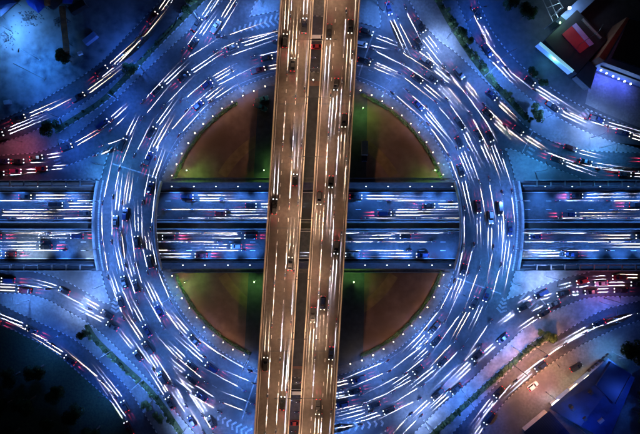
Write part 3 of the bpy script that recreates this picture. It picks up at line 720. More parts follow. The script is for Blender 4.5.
def traffic(pix, z, spacing, where, group, reach=11, skip=None, warm=.25, gain=(.6, 1.4), kinds=KINDS_W, start=None, jit=.35, tail=None):
    pix = crom(pix, 1.5); P = [W(*p, z) for p in pix]; cum = [0]
    for p, q in zip(P, P[1:]): cum.append(cum[-1] + (q - p).length)
    s = random.uniform(.1, .9) * spacing if start is None else start; n = 0
    while s < cum[-1]:
        i = max(k for k in range(len(cum)) if cum[k] <= s); i = min(i, len(P) - 2)
        f = (s - cum[i]) / max(1e-6, cum[i + 1] - cum[i]); p = P[i].lerp(P[i + 1], f); d = P[i + 1] - P[i]
        k = z and (H - z) / H or 1.0; px = (p.x / (S * k) + 320, 217 - p.y / (S * k))
        kind = random.choice(kinds)
        if -14 < px[0] < 654 and -14 < px[1] < 448 and not (skip and skip(*px)) and clear_of(p, KIND[kind]['L']):
            taken.append((p, KIND[kind]['L'])); col = random.choice(COLS)
            if kind == 'box_truck': col = random.choice(['white', 'dark blue'])
            rch = reach * random.choice((.75, 1.0, 1.3)); sa = min(cum[-1], s + rch * .62 + KIND[kind]['L'] / 2)      # beams turned so the streaks follow the bend
            ia = min(max(k for k in range(len(cum)) if cum[k] <= sa), len(P) - 2); pa = P[ia] - p
            yw = (math.atan2(pa.y, pa.x) - math.atan2(d.y, d.x) + math.pi) % (2 * math.pi) - math.pi if pa.length > 3 else 0.0
            nn = Vector((-d.y, d.x, 0)).normalized() * random.uniform(-.25, .25)
            vehicle(kind, col, p + nn + Vector((0, 0, .014)), math.atan2(d.y, d.x) + random.uniform(-.015, .015),
                    '%s %s, %s %s' % (col, WORD[kind], ORD[n], where), group, 'head_lens_warm' if random.random() < warm else 'head_lens',
                    rch, random.choice((gain[0], (gain[0] + gain[1]) / 2, gain[1])), yaw=yw, tail_gain=tail(*px) if tail else .7)
            n += 1
        s += spacing * random.uniform(1 - jit, 1 + jit)
# the standing queue on the left, as photographed
def at_px(px, z=.014): w = W(*px); return (w.x, w.y, z)
QG = 'cars queuing at the left entry road'
for px, dr, kind, col, lab in (((4, 161.5), 2, 'sedan', 'dark blue', 'dark blue car at the left edge, rear of the upper queue lane'), ((19, 161.5), 2, 'sedan', 'black', 'black saloon car second in the upper queue lane at left'),
                               ((37.5, 158), 9, 'sedan', 'black', 'black saloon car at the head of the upper queue lane'), ((0, 173.5), 2, 'hatchback', 'black', 'black hatchback at the left edge, rear of the lower queue lane'),
                               ((17, 171.5), 2, 'hatchback', 'pink', 'pink taxi second in the lower queue lane at left'), ((43, 169), 6, 'hatchback', 'red', 'bright red small car at the head of the lower queue lane')):
    p = at_px(px); taken.append((Vector(p), 4.5))
    vehicle(kind, col, p, R_(dr), lab, QG, reach=7.0, gain=.5, tail_gain=.6)
for px, dr, kind, col, lab in (((562, 293), 193, 'suv', 'black', 'black tall car with bright headlights entering past the lower right zebra crossing'), ((540, 293), 208, 'van', 'dark blue', 'dark blue van at the lower right zebra crossing'),
                               ((581, 281), 196, 'hatchback', 'red', 'red hatchback in the right entry road queue'), ((600, 283), 186, 'sedan', 'silver', 'silver saloon car in the right entry road queue'),
                               ((590, 291.5), 187, 'sedan', 'charcoal', 'charcoal saloon car in the right entry road queue'), ((553, 303), 205, 'sedan', 'grey', 'grey saloon car beside the lower right verge'),
                               ((618, 277), 182, 'pickup_truck', 'maroon', 'maroon pickup in the right entry road queue')):
    p = at_px(px); taken.append((Vector(p), 4.5))
    vehicle(kind, col, p, R_(dr), lab, 'cars queuing at the right entry road', reach=7.0, gain=.6, tail_gain=.15)
for px, dr, kind, col, lab in (((318, 39), 0, 'van', 'white', 'white van under the viaducts, seen in the gap at the top'), ((318, 47.5), 0, 'sedan', 'red', 'red car under the viaducts, seen in the top gap'),
                               ((360, 45), -12, 'van', 'white', 'white van emerging from under the right viaduct at the top'), ((293.5, 422), 180, 'sedan', 'red', 'red car under the viaducts, seen in the bottom gap'),
                               ((295, 391), 180, 'van', 'white', 'white van under the viaducts, seen in the bottom gap')):
    p = at_px(px); taken.append((Vector(p), 5)); vehicle(kind, col, p, R_(dr), lab, 'vehicles passing under the viaducts', reach=8)
# parked ones
vehicle('hatchback', 'white', at_px((532, 385), .13), R_(38), 'white hatchback parked on the lower right forecourt', 'parked vehicles', lit=False, tails=False)
vehicle('suv', 'black', at_px((575, 366), .13), R_(30), 'black estate car parked by the shop canopies', 'parked vehicles', lit=False, tails=False)
vehicle('pickup_truck', 'teal', at_px((262, 100), .14), R_(15), 'teal pickup parked on the plaza, nearer the globe lamps', 'parked vehicles', lit=False, tails=False)
vehicle('pickup_truck', 'teal', at_px((261, 107.5), .14), R_(-28), 'teal pickup parked at an angle on the dark plaza strip', 'parked vehicles', lit=False, tails=False)
vehicle('box_truck', 'dark blue', at_px((364, 152), .14), R_(-90), 'white box truck parked on the right dark strip', 'parked vehicles', lit=False, tails=False)

sk = lambda x, y: under_viaduct(x, y)
for R, lane in ((161.5, 'innermost'), (171.5, 'second'), (181.5, 'middle'), (191.5, 'fourth'), (201.5, 'outermost')):
    traffic(arc(R, 270, -90, 2), 0, 27, 'clockwise from the bottom in the ring road\'s %s lane' % lane, 'cars on the ring', 14.5, sk)
def lanes(name, group, ls, spacing, reach, skip=sk, **kw):
    nm = ['first', 'second', 'third', 'fourth']
    for i, l in enumerate(ls): traffic(l, 0, spacing, 'along the %s lane of the %s' % (nm[i], name), group, reach, skip, **kw)
ok_ring = lambda x, y: under_viaduct(x, y) or math.hypot(x - CX, y - CY) < 209
AG = 'cars on the approach roads'
lanes('left entry road', AG, [[(50, 154), (70, 147), (95, 132), (112, 118)], [(60, 164), (80, 154), (100, 142), (118, 128)]], 22, 13, ok_ring)
lanes('top left exit', AG, [[(130, 125), (168, 65), (198, 25), (220, -10)], [(140, 120), (175, 70), (205, 30), (230, -10)], [(150, 115), (184, 72), (214, 32), (240, -10)], [(170, 105), (197, 72), (224, 36), (250, -8)]], 26, 15, ok_ring)
lanes('top right entry', AG, [[(384, -10), (394, 24), (414, 60), (440, 95), (455, 118)], [(394, -10), (405, 22), (427, 55), (455, 90), (472, 115)], [(403, -10), (415, 20), (438, 50), (466, 83), (486, 110)]], 26, 15, ok_ring)
lanes('right exit road', AG, [[(470, 95), (500, 128), (525, 146), (560, 161), (600, 173), (660, 176)], [(476, 92), (506, 121), (534, 142), (566, 156), (604, 166), (660, 169)], [(483, 88), (512, 115), (541, 137), (575, 151), (610, 158.5), (660, 161)]], 27, 16, ok_ring)
lanes('right entry road', AG, [[(660, 277), (607, 276), (581, 282), (549, 293), (520, 308), (500, 325)], [(660, 284), (607, 284), (580, 291), (550, 304), (525, 318), (500, 340)], [(660, 291), (600, 291), (572, 298.5), (547, 311), (520, 329)]], 22, 13, ok_ring, tail=lambda x, y: .15)
lanes('bottom right exit', AG, [[(470, 335), (440, 365), (405, 400), (370, 440)], [(480, 338), (450, 368), (415, 402), (380, 442)], [(490, 342), (460, 373), (424, 406), (390, 442)], [(502, 345), (472, 374), (440, 402), (403, 440)]], 26, 15, ok_ring)
lanes('bottom left entry', AG, [[(199, 446), (172, 405), (148, 368), (130, 345)], [(208, 446), (182, 405), (158, 368), (138, 338)], [(217, 446), (192, 405), (168, 368), (148, 338)], [(226, 446), (203, 408), (182, 376)]], 26, 15, ok_ring)
lanes('left exit road', AG, [[(150, 338), (110, 315), (75, 295), (40, 283), (-20, 279)], [(146, 345), (104, 321), (69, 303), (38, 291), (-20, 287)]], 26, 15, ok_ring)
SG = 'cars on the corner slip roads'
lanes('upper left slip road', SG, [[(-20, 134), (20, 119), (60, 100), (100, 73), (135, 40), (165, 3), (175, -12)], [(-20, 142), (25, 126), (68, 105), (110, 77), (145, 44), (175, 6), (185, -10)]], 37, 22)
lanes('upper right slip road', SG, [[(468, -10), (485, 35), (512, 68), (550, 97), (590, 118), (660, 139)], [(462, -10), (478, 36), (503, 70), (540, 99), (580, 121), (660, 144)]], 38, 22)
lanes('lower right slip road', SG, [[(660, 303), (610, 317), (565, 339), (524, 367), (495, 394), (463, 438)], [(660, 311), (612, 324), (568, 347), (528, 375), (500, 402), (473, 440)]], 35, 22)
lanes('lower left slip road', SG, [[(145, 444), (122, 398), (95, 368), (60, 344), (25, 325), (-20, 308)], [(138, 444), (115, 402), (88, 373), (55, 349), (20, 330), (-20, 313)]], 37, 22)
def sk_tr(x, y):
    d = math.hypot(x - CX, y - CY); return under_viaduct(x, y, 4) or 147 < d < 221
for y, a, b, nm in ((196.5, -20, 660, 'upper lane of the upper underpass carriageway'), (205, -20, 660, 'middle lane of the upper underpass carriageway'), (214, -20, 660, 'lower lane of the upper underpass carriageway'),
                    (237, 660, -20, 'upper lane of the lower underpass carriageway'), (246.2, 660, -20, 'middle lane of the lower underpass carriageway'), (254.5, 660, -20, 'lower lane of the lower underpass carriageway')):
    traffic([(a + (b - a) * i / 8, y) for i in range(9)], ZT, 34, 'in the %s' % nm, 'cars in the underpass', 26, sk_tr, kinds=KINDS_W, tail=(lambda x, y: 4.0 if (x > 320) == (y < 225) else .6))
for V, dr, nm in ((VL, -1, 'left'), (VR, 1, 'right')):
    for f, ln in ((.20, 'left'), (.48, 'middle'), (.77, 'right')):
        ys = [-20 + 474 * i / 8 for i in range(9)]; pts = [(vx(V[0], y) + (vx(V[1], y) - vx(V[0], y)) * f, y) for y in ys]
        if dr < 0: pts = pts[::-1]
        traffic(pts, ZV, 42, 'along the %s lane of the %s viaduct' % (ln, nm), 'cars on the viaducts', 26, None, warm=.5, gain=(.22, .6), kinds=KINDS_W)
print('VEHICLES', NV['n'])

# motorcycles (riders included)
def motorcycle_meshes():
    r = {}
    m = MB()
    loft(m, [[(x, w, z0), (x, w * .6, z1), (x, -w * .6, z1), (x, -w, z0)] for x, w, z0, z1 in ((-.75, .08, .55, .75), (-.4, .16, .4, .82), (0, .15, .3, .72), (.3, .18, .35, .92), (.55, .1, .55, 1.0))])
    m.tube([(.52, 0, .95), (.72, 0, .3)], [.04, .04], 6); m.tube([(.45, -.34, 1.02), (.45, .34, 1.02)], [.02, .02], 6); r['frame'] = m.mesh('frame', 'car red')
    m = MB(); m.tube([(0, -.05, 0), (0, .05, 0)], [.29, .29], 12); r['wheel'] = m.mesh('wheel', 'tyre')
    m = MB(); m.ball((.68, 0, .88), .08); r['headlight'] = m.mesh('headlight', 'head_lens')
    m = MB(); m.box((-.78, 0, .72), (.08, .16, .08)); r['taillight'] = m.mesh('taillight', 'tail_lens')
    # rider: one skinned figure seated, hands on the bar
    J = [(-.15, 0, .9), (-.12, 0, 1.15), (-.05, 0, 1.4), (-.02, 0, 1.52), (0.02, 0, 1.68), (.0, .19, 1.4), (.2, .26, 1.2), (.43, .28, 1.05), (.0, -.19, 1.4), (.2, -.26, 1.2), (.43, -.28, 1.05),
         (-.1, .12, .86), (.28, .18, .78), (.15, .18, .38), (.3, .18, .33), (-.1, -.12, .86), (.28, -.18, .78), (.15, -.18, .38), (.3, -.18, .33)]
    Ed = [(0, 1), (1, 2), (2, 3), (3, 4), (2, 5), (5, 6), (6, 7), (2, 8), (8, 9), (9, 10), (0, 11), (11, 12), (12, 13), (13, 14), (0, 15), (15, 16), (16, 17), (17, 18)]
    ra = [.15, .15, .15, .06, .12, .08, .055, .045, .08, .055, .045, .1, .08, .06, .05, .1, .08, .06, .05]
    me = bpy.data.meshes.new('rider'); me.from_pydata(J, Ed, []); o = bpy.data.objects.new('rider_tmp', me); COL.objects.link(o)
    sm = o.modifiers.new('s', 'SKIN')
    if not me.skin_vertices: me.attributes.new('skin', 'FLOAT', 'POINT')
    if me.skin_vertices:
        for v, q in zip(me.skin_vertices[0].data, ra): v.radius = (q, q)
        me.skin_vertices[0].data[0].use_root = True
        o.modifiers.new('b', 'SUBSURF').levels = 1
        dg = bpy.context.evaluated_depsgraph_get(); ev = o.evaluated_get(dg); nm = bpy.data.meshes.new_from_object(ev); nm.materials.clear(); nm.materials.append(M['jacket']); r['rider'] = nm
    bpy.data.objects.remove(o)
    return r
try: MO = motorcycle_meshes()
except Exception as ex: print('moto', ex); MO = None
MC = {}
def motorcycle(p, rz, lab, rider_lab, reach=15.0, gain=1.0, yaw=0.0, col='black', warm=False):
    t = thing('motorcycle', lab, 'motorcycle', p, rz, 'motorcycles')
    if col not in MC:
        me = MO['frame'].copy(); me.materials[0] = M['car ' + col]; MC[col] = me
    link('frame', MC[col], t)
    for x in (.72, -.62): link('wheel', MO['wheel'], t, (x, 0, .29))
    h = link('headlight', MO['headlight'], t); link('taillight', MO['taillight'], t)
    hz = .88; a0 = math.degrees(math.atan2(hz, reach)); a1 = math.degrees(math.atan2(hz, 1.25)); c = (a0 + a1) / 2
    bl = beam('head', (1.0, .78, .62) if warm else (.70, .74, 1.0), (round(c, 2), hz), gain); bl.spot_size = R_(a1 - a0)
    put('headlight_beam', bl, h, (.86, 0, hz), (math.cos(R_(c)) * math.cos(yaw), math.cos(R_(c)) * math.sin(yaw), -math.sin(R_(c))), (3.1 / (a1 - a0), 1, 1))
    tag(link('person', MO['rider'], None, p, rz), rider_lab, 'person', 'motorcycle riders')
    taken.append((Vector(p), 2.0))
for px, dr, lab in (((103, 129), 40, 'leaving the left entry road nearest the verge'), ((111.5, 130), 45, 'leaving the left entry road nearest the ring'), ((102, 146.5), 20, 'beside the tip of the left triangular island'),
                    ((112.5, 121), 45, 'foremost of those merging from the left entry road'), ((156, 158), 80, 'alone beside the left inner ring kerb'), ((96, 156), 20, 'waiting along the left triangular island kerb')):
    w = W(*px); motorcycle((w.x, w.y, .014), R_(dr), 'motorcycle ' + lab, 'person riding the motorcycle ' + lab, reach=8.0, gain=.6, col='red')
NM = {'n': 0}
def riders(pix, z, spacing, where, reach, skip, gain=(.5, 1.0)):  # motorcycles added between lanes for their thin headlight streaks
    pix = crom(pix, 1.5); P = [W(*p, z) for p in pix]; cum = [0]; n = 0
    for p, q in zip(P, P[1:]): cum.append(cum[-1] + (q - p).length)
    s = random.uniform(.1, .9) * spacing
    while s < cum[-1]:
        i = min(max(k for k in range(len(cum)) if cum[k] <= s), len(P) - 2); p = P[i].lerp(P[i + 1], .5); d = P[i + 1] - P[i]
        k = (H - z) / H; px = (p.x / (S * k) + 320, 217 - p.y / (S * k)); rch = reach * random.choice((.7, 1.0, 1.3))
        if -14 < px[0] < 654 and -14 < px[1] < 448 and not skip(*px) and all((q - p).length > l / 2 + 1.0 - (1.1 if l > 3 else 0) or abs(q.z - p.z) > 3 for q, l in taken):
            ia = min(max(j for j in range(len(cum)) if cum[j] <= min(cum[-1], s + rch * .62)), len(P) - 2); pa = P[ia] - p
            yw = (math.atan2(pa.y, pa.x) - math.atan2(d.y, d.x) + math.pi) % (2 * math.pi) - math.pi if pa.length > 3 else 0.0
            motorcycle(tuple(p + Vector((0, 0, .014))), math.atan2(d.y, d.x), '%s motorcycle %s' % (ORD[n], where), 'person riding the %s added motorcycle %s' % (ORD[n], where), rch, random.choice(gain), yw,
                       random.choice(('black', 'maroon', 'dark blue', 'charcoal')), random.random() < .3); n += 1; NM['n'] += 1
        s += spacing * random.uniform(.6, 1.4)
for R, lane in ((156.8, 'along the inner ring kerb'), (166.6, 'on the first lane line of the ring'), (176.5, 'on the second ring lane line'), (186.5, 'on the third ring lane line'), (196.5, 'on the outer ring lane line'), (206, 'along the outer ring edge')):
    riders(arc(R, 270, -90, 2), 0, 15.5 if R < 200 else 20, lane, 20, lambda x, y: under_viaduct(x, y, 1.5))
okm = lambda x, y: under_viaduct(x, y) or math.hypot(x - CX, y - CY) < 205
for path, nm in (([(134, 122), (171, 67), (201, 27), (225, -10)], 'between the first lanes of the top left exit'), ([(160, 110), (191, 72), (219, 34), (245, -10)], 'on the right lane line of the top left exit'), ([(389, -10), (399, 23), (420, 58), (447, 92), (464, 116)], 'on the left lane line of the top right entry'),
                 ([(399, -10), (410, 21), (432, 52), (460, 86), (479, 112)], 'on the right lane line of the top right entry'), ([(473, 93), (503, 125), (529, 144), (563, 158.5), (602, 169.5), (660, 172.5)], 'on the right exit lane line'), ([(475, 336), (445, 366), (410, 401), (375, 441)], 'on the first lane line of the bottom right exit'),
                 ([(485, 340), (455, 370), (420, 404), (385, 442)], 'on the second lane line of the bottom right exit'), ([(496, 343), (466, 373), (432, 404), (396, 441)], 'on the third lane line of the bottom right exit'), ([(203, 446), (177, 405), (153, 368), (134, 341)], 'on the left lane line of the bottom left entry'),
                 ([(213, 446), (187, 405), (163, 368), (143, 338)], 'on the middle lane line of the bottom left entry'), ([(222, 446), (198, 407), (176, 372)], 'on the right lane line of the bottom left entry'), ([(148, 342), (107, 318), (72, 299), (39, 287), (-20, 283)], 'on the left exit lane line')):
    riders(path, 0, 12.5, nm, 18, okm)
for path, nm in (([(-20, 138), (22, 122.5), (64, 102.5), (105, 75), (140, 42), (170, 4), (180, -11)], 'on the upper left slip lane line'), ([(465, -10), (481, 35), (507, 69), (545, 98), (585, 119.5), (660, 141.5)], 'on the upper right slip lane line'),
                 ([(660, 307), (611, 320.5), (566, 343), (526, 371), (497, 398), (468, 439)], 'on the lower right slip lane line'), ([(141, 444), (118, 400), (91, 370), (57, 346), (22, 327), (-20, 310)], 'on the lower left slip lane line')):
    riders(path, 0, 12, nm, 24, lambda x, y: False)
for y, a, b, nm in ((200.7, -20, 660, 'on the upper dashed line of the upper underpass'), (209.5, -20, 660, 'on the lower dashed line of the upper underpass'), (218, -20, 660, 'beside the median of the upper underpass'), (233, 660, -20, 'beside the median of the lower underpass'), (241.7, 660, -20, 'on the upper dashed line of the lower underpass'), (250.4, 660, -20, 'on the lower dashed line of the lower underpass')):
    riders([(a + (b - a) * i / 8, y) for i in range(9)], ZT, 14, nm, 28, sk_tr)
for V, dr, nm in ((VL, -1, 'left'), (VR, 1, 'right')):
    for f, ln in ((.335, 'first'), (.63, 'second'), (.88, 'outer')):
        pts = [(vx(V[0], y) + (vx(V[1], y) - vx(V[0], y)) * f, y) for y in [-20 + 474 * i / 8 for i in range(9)]]
        riders(pts[::dr], ZV, 22, 'on the %s lane line of the %s viaduct' % (ln, nm), 26, lambda x, y: False, (.15, .38))
print('MOTORCYCLES', NM['n'])

# ---------------------------------------------------------------- trees and shrubs
def crown_mesh(name, r, hz, n, leaf, mat, seed, clumps=9):
    rnd = random.Random(seed); m = MB(); cs = []
    for i in range(clumps):
        a = rnd.uniform(0, 6.28); q = r * .72 * math.sqrt(rnd.random()); cs.append((Vector((q * math.cos(a), q * math.sin(a), rnd.uniform(-.4, .5) * hz)), rnd.uniform(.28, .52) * r))
    for i in range(n):
        c, cr = rnd.choice(cs); v = Vector((rnd.gauss(0, 1), rnd.gauss(0, 1), rnd.gauss(0, 1))).normalized() * cr * rnd.uniform(.55, 1.05); v.z *= .75
        p = c + v; s = leaf * rnd.uniform(.6, 1.4); nn = (v.normalized() + Vector((rnd.uniform(-.7, .7), rnd.uniform(-.7, .7), rnd.uniform(-.2, .9)))).normalized()
        u = nn.orthogonal().normalized(); u.rotate(Quaternion(nn, rnd.uniform(0, 6.28))); w = nn.cross(u)
        m.add([p - u * s, p + w * s * .45, p + u * s, p - w * s * .45], [(0, 1, 2, 3)], 0)
    return m.mesh(name, mat)
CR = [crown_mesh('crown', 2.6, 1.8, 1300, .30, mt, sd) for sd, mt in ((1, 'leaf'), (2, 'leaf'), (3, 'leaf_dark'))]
SH = [crown_mesh('foliage', .85, .5, 190, .20, mt, sd, 5) for sd, mt in ((11, 'leaf'), (12, 'leaf_dark'), (13, 'leaf'), (14, 'leaf_dark'))]
tm = MB(); tm.tube([(0, 0, 0), (.05, 0, 1.4), (0, .05, 2.8)], [.2, .15, .1], 8)
for k in range(5):
    a = k * 1.26; tm.tube([(0, 0, 2.0 + .15 * k), (.7 * math.cos(a), .7 * math.sin(a), 3.0 + .1 * k), (1.5 * math.cos(a), 1.5 * math.sin(a), 3.9)], [.08, .05, .025], 5)
TRK = tm.mesh('trunk', 'bark')
stm = MB()
for k in range(4): stm.tube([(0, 0, 0), (.3 * math.cos(k * 1.6), .3 * math.sin(k * 1.6), .7)], [.03, .015], 4)
STM = stm.mesh('stem', 'bark')
def tree(px, s, label, group, v=None, zb=.14):
    w = W(*px); t = thing('tree', label, 'tree', (w.x, w.y, zb), random.uniform(0, 6.28), group); t.scale = (s, s, s * random.uniform(.85, 1.1))
    link('trunk', TRK, t); link('crown', CR[random.randrange(3) if v is None else v], t, (0, 0, 4.0), random.uniform(0, 6)); return t
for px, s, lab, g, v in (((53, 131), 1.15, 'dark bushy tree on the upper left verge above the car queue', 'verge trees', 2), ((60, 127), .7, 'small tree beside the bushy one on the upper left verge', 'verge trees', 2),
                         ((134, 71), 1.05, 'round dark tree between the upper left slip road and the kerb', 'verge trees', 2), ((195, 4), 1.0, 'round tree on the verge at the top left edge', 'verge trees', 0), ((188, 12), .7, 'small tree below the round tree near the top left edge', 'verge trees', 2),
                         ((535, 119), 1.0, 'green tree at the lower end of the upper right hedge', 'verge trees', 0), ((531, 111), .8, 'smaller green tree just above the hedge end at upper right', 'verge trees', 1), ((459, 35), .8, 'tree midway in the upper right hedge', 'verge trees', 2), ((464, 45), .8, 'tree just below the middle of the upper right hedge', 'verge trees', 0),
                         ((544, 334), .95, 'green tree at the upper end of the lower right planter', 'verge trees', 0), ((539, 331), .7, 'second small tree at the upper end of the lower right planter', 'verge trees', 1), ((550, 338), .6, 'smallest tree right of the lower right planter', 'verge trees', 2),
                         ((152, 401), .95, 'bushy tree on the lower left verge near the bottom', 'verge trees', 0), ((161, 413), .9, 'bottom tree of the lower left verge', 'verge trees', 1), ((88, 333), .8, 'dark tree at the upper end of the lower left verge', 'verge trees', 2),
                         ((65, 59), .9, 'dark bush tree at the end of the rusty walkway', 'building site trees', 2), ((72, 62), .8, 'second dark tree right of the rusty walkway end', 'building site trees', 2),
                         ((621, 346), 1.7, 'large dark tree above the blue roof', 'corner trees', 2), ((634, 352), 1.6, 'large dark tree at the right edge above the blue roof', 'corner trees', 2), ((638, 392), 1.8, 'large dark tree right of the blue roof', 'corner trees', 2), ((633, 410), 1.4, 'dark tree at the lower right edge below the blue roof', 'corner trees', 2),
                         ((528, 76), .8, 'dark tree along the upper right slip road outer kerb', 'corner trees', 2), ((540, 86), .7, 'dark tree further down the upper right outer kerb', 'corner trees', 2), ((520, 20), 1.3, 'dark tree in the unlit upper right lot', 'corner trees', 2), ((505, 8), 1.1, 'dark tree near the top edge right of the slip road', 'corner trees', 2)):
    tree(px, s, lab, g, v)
rt = random.Random(5); j = 0
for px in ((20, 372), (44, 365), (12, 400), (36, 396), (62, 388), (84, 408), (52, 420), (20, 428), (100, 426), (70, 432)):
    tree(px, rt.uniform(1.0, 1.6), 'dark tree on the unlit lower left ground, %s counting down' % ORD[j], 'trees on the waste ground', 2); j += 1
def shrubs(path, n, lab, side_off, smin=.8, smax=1.4):
    P = resamp(path, n)
    for i, p in enumerate(P):
        if not (-8 < p[0] < 648 and -8 < p[1] < 442): continue
        w = W(p[0] + random.uniform(-1.6, 1.6), p[1] + random.uniform(-1.6, 1.6)); s = random.uniform(smin, smax)
        t = thing('shrub', 'shrub in the %s planting bed, %s from its upper end' % (lab, ORD[i]), 'shrub', (w.x, w.y, .19), random.uniform(0, 6), 'shrubs in the %s bed' % lab); t.scale = (s, s, s)
        link('stem', STM, t); link('foliage', SH[random.randrange(4)], t, (0, 0, .75))
def midl(k): return [((a[0] + b[0]) / 2, (a[1] + b[1]) / 2) for a, b in zip(planters[k], pl_obj[k])]
shrubs(midl('ne'), 34, 'upper right', 0, 1.2, 2.2); shrubs(midl('se')[::-1], 34, 'lower right', 0, .9, 1.6); shrubs(midl('sw'), 26, 'lower left', 0, .8, 1.5); shrubs(midl('nw')[::-1], 22, 'upper left', 0, .6, 1.1)
# clipped hedge inside the pavement ring
for nm, a0, a1 in (('upper left', 120, 161), ('upper right', 19, 68), ('lower left', 200, 246), ('lower right', 292, 341)):
    rnd = random.Random(a0); m = MB()
    for i in range(int((a1 - a0) * 60)):
        a = rnd.uniform(a0, a1); thick = .6 + .5 * math.sin(a * .9) * math.sin(a * .37); p = W(*ring(140.6 + rnd.uniform(-1.6, 1.6) * (.7 + .5 * thick), a)); p.z = rnd.uniform(.2, .9)
        nn = Vector((rnd.gauss(0, 1), rnd.gauss(0, 1), abs(rnd.gauss(0, 1)) + .3)).normalized(); u = nn.orthogonal().normalized(); u.rotate(Quaternion(nn, rnd.uniform(0, 6.28))); w = nn.cross(u); s = rnd.uniform(.14, .32)
        m.add([p - u * s, p + w * s * .5, p + u * s, p - w * s * .5], [(0, 1, 2, 3)])
    o = m.build('hedge', 'leaf', None, kind='stuff'); o['label'] = 'low leafy hedge edging the %s plaza under the globe lamps' % nm; o['category'] = 'hedge'

# ---------------------------------------------------------------- buildings and corner things
def quad(px4, z): return [tuple(W(*p, z)[:2]) for p in px4]
# lower right blue roofed hall
def hall(name, corners, h, label, roof_mat, wall_mat, ridge=True, ribs=22):
    c = [W(*p, h) for p in corners]; o = sum(c, Vector()) / 4; t = thing(name, label, 'building', (o.x, o.y, .1))
    L = [Vector((p.x - o.x, p.y - o.y, 0)) for p in c]
    m = MB(); m.prism([tuple((p * .9)[:2]) for p in L], 0, h - .1); m.build('wall', wall_mat, t)
    m = MB(); a, b = (L[0] + L[1]) / 2 * 1.02, (L[2] + L[3]) / 2 * 1.02; zr = h + (1.2 if ridge else .02); E4 = [p * 1.02 for p in L]
    e = (E4[3] + E4[0]) / 2; f = (E4[1] + E4[2]) / 2
    vs = [(*E4[0][:2], h), (*E4[1][:2], h), (*f[:2], zr), (*e[:2], zr), (*E4[2][:2], h), (*E4[3][:2], h)]
    m.add(vs, [(0, 1, 2, 3), (3, 2, 4, 5), (0, 3, 5), (1, 4, 2)])
    r = m.build('roof', roof_mat, t)
    m = MB()
    for i in range(ribs + 1):
        u = (i + .5) / (ribs + 1)
        for p, q, s_, w_ in ((E4[0], E4[1], e, f), (E4[3], E4[2], e, f)):
            A_ = p.lerp(q, u); B_ = s_.lerp(w_, u); A_ = Vector((A_.x, A_.y, h)); B_ = Vector((B_.x, B_.y, zr)); m.tube([A_ + Vector((0, 0, .03)), B_ + Vector((0, 0, .03))], [.05, .05], 4)
    m.build('standing_seams', roof_mat, r, kind='stuff')
    return t
def roof_plant(t, items, h):
    o = t.location
    for (px, d, nm, mt) in items:
        w = W(*px, h); m = MB(); m.box((w.x - o.x, w.y - o.y, h + d[2] / 2), d, (58, 49, 0)); m.box((w.x - o.x, w.y - o.y, h + d[2] + .05), (d[0] * .7, d[1] * .7, .1), (58, 49, 0)); m.build(nm, mt, t)
MH = hall('market_hall', [(550, 408), (608, 359), (634, 378), (608, 440)], 3.6, 'large hall with deep blue metal roof at the lower right', 'blue_roof', 'blue_wall', True, 26)
roof_plant(MH, [((572, 408), (1.2, 1.2, .9), 'roof_vent', 'dark_steel'), ((590, 392), (1.2, 1.2, .9), 'roof_vent', 'dark_steel'), ((600, 420), (2.0, 1.0, .8), 'air_conditioner', 'galvanised'), ((584, 418), (1.2, 1.2, .9), 'roof_vent', 'dark_steel')], 4.3)
t = thing('roof_annex', 'dark blue flat roof panel on the upper corner of the blue hall', 'roof', W(600, 378, 4.9))
o = t.location.copy(); m = MB(); m.prism([(x - o.x, y - o.y) for x, y in quad([(596, 385), (611, 362), (631, 374), (615, 404)], 5.0)], -1.6, .1, 0, True); m.build('roof_panel', 'blue_roof_dark', t)
m = MB()
for p, q in (((596, 385), (611, 362)), ((611, 362), (631, 374)), ((631, 374), (615, 404)), ((615, 404), (596, 385))):
    a, b = W(*p, 5), W(*q, 5); c = (a + b) / 2 - o; m.box((c.x, c.y, .2), ((b - a).length, .2, .25), b - a)
m.build('roof_edge', 'blue_roof', t)
hall('workshop', [(524, 432), (549, 411), (575, 440), (548, 462)], 3.6, 'dark blue roofed workshop at the bottom edge left of the hall', 'blue_roof_dark', 'render_wall', True, 16)
# shop canopies along the hall
for j, (c, d, mat, lab) in enumerate((((553, 401), (10, 5.5), 'strip', 'brightly strip-lit stall canopy at the left corner of the blue hall'), ((571, 386), (11, 6), 'warm', 'warmly lit stall canopy halfway along the blue hall'), ((584, 376.5), (8, 5.5), 'warm', 'warmly lit stall canopy beside the green bush'))):
    w = W(*c); t = thing('stall_canopy', lab, 'canopy', (w.x, w.y, .12), math.atan2(49, 58)); L, D = d[0] * S, d[1] * S
    for a in (-1, 1):
        for b in (-1, 1):
            m = MB(); m.tube([(a * L * .47, b * D * .45, 0), (a * L * .47, b * D * .45, 2.7)], [.05, .05], 6); m.build('post', 'dark_steel', t)
    m = MB(); m.add([(-L / 2, -D / 2, 2.7), (L / 2, -D / 2, 2.7), (L / 2, 0, 3.1), (-L / 2, 0, 3.1), (L / 2, D / 2, 2.7), (-L / 2, D / 2, 2.7)], [(0, 1, 2, 3), (3, 2, 4, 5)]); m.build('canopy', 'canopy_cloth', t)
    m = MB(); m.box((0, D / 2 + .2, 2.75), (L * .8, .14, .12)); m.build('tube_light', 'strip_light' if mat == 'strip' else 'shop_glow', t)
    put('stall_light', mklight('stall_light', 'POINT', (.75, .85, 1) if mat == 'strip' else (1, .85, .55), 800 if mat == 'strip' else 420, .3), t, (0, D / 2 + .5, 3.3))
    m = MB(); m.box((0, 0, .45), (L * .7, .8, .9)); m.build('counter', 'render_wall', t)
t = thing('timber_rack', 'row of dark market stands between the forecourt and the blue hall', 'stand', (*W(598, 363)[:2], .12), math.atan2(49, 58))
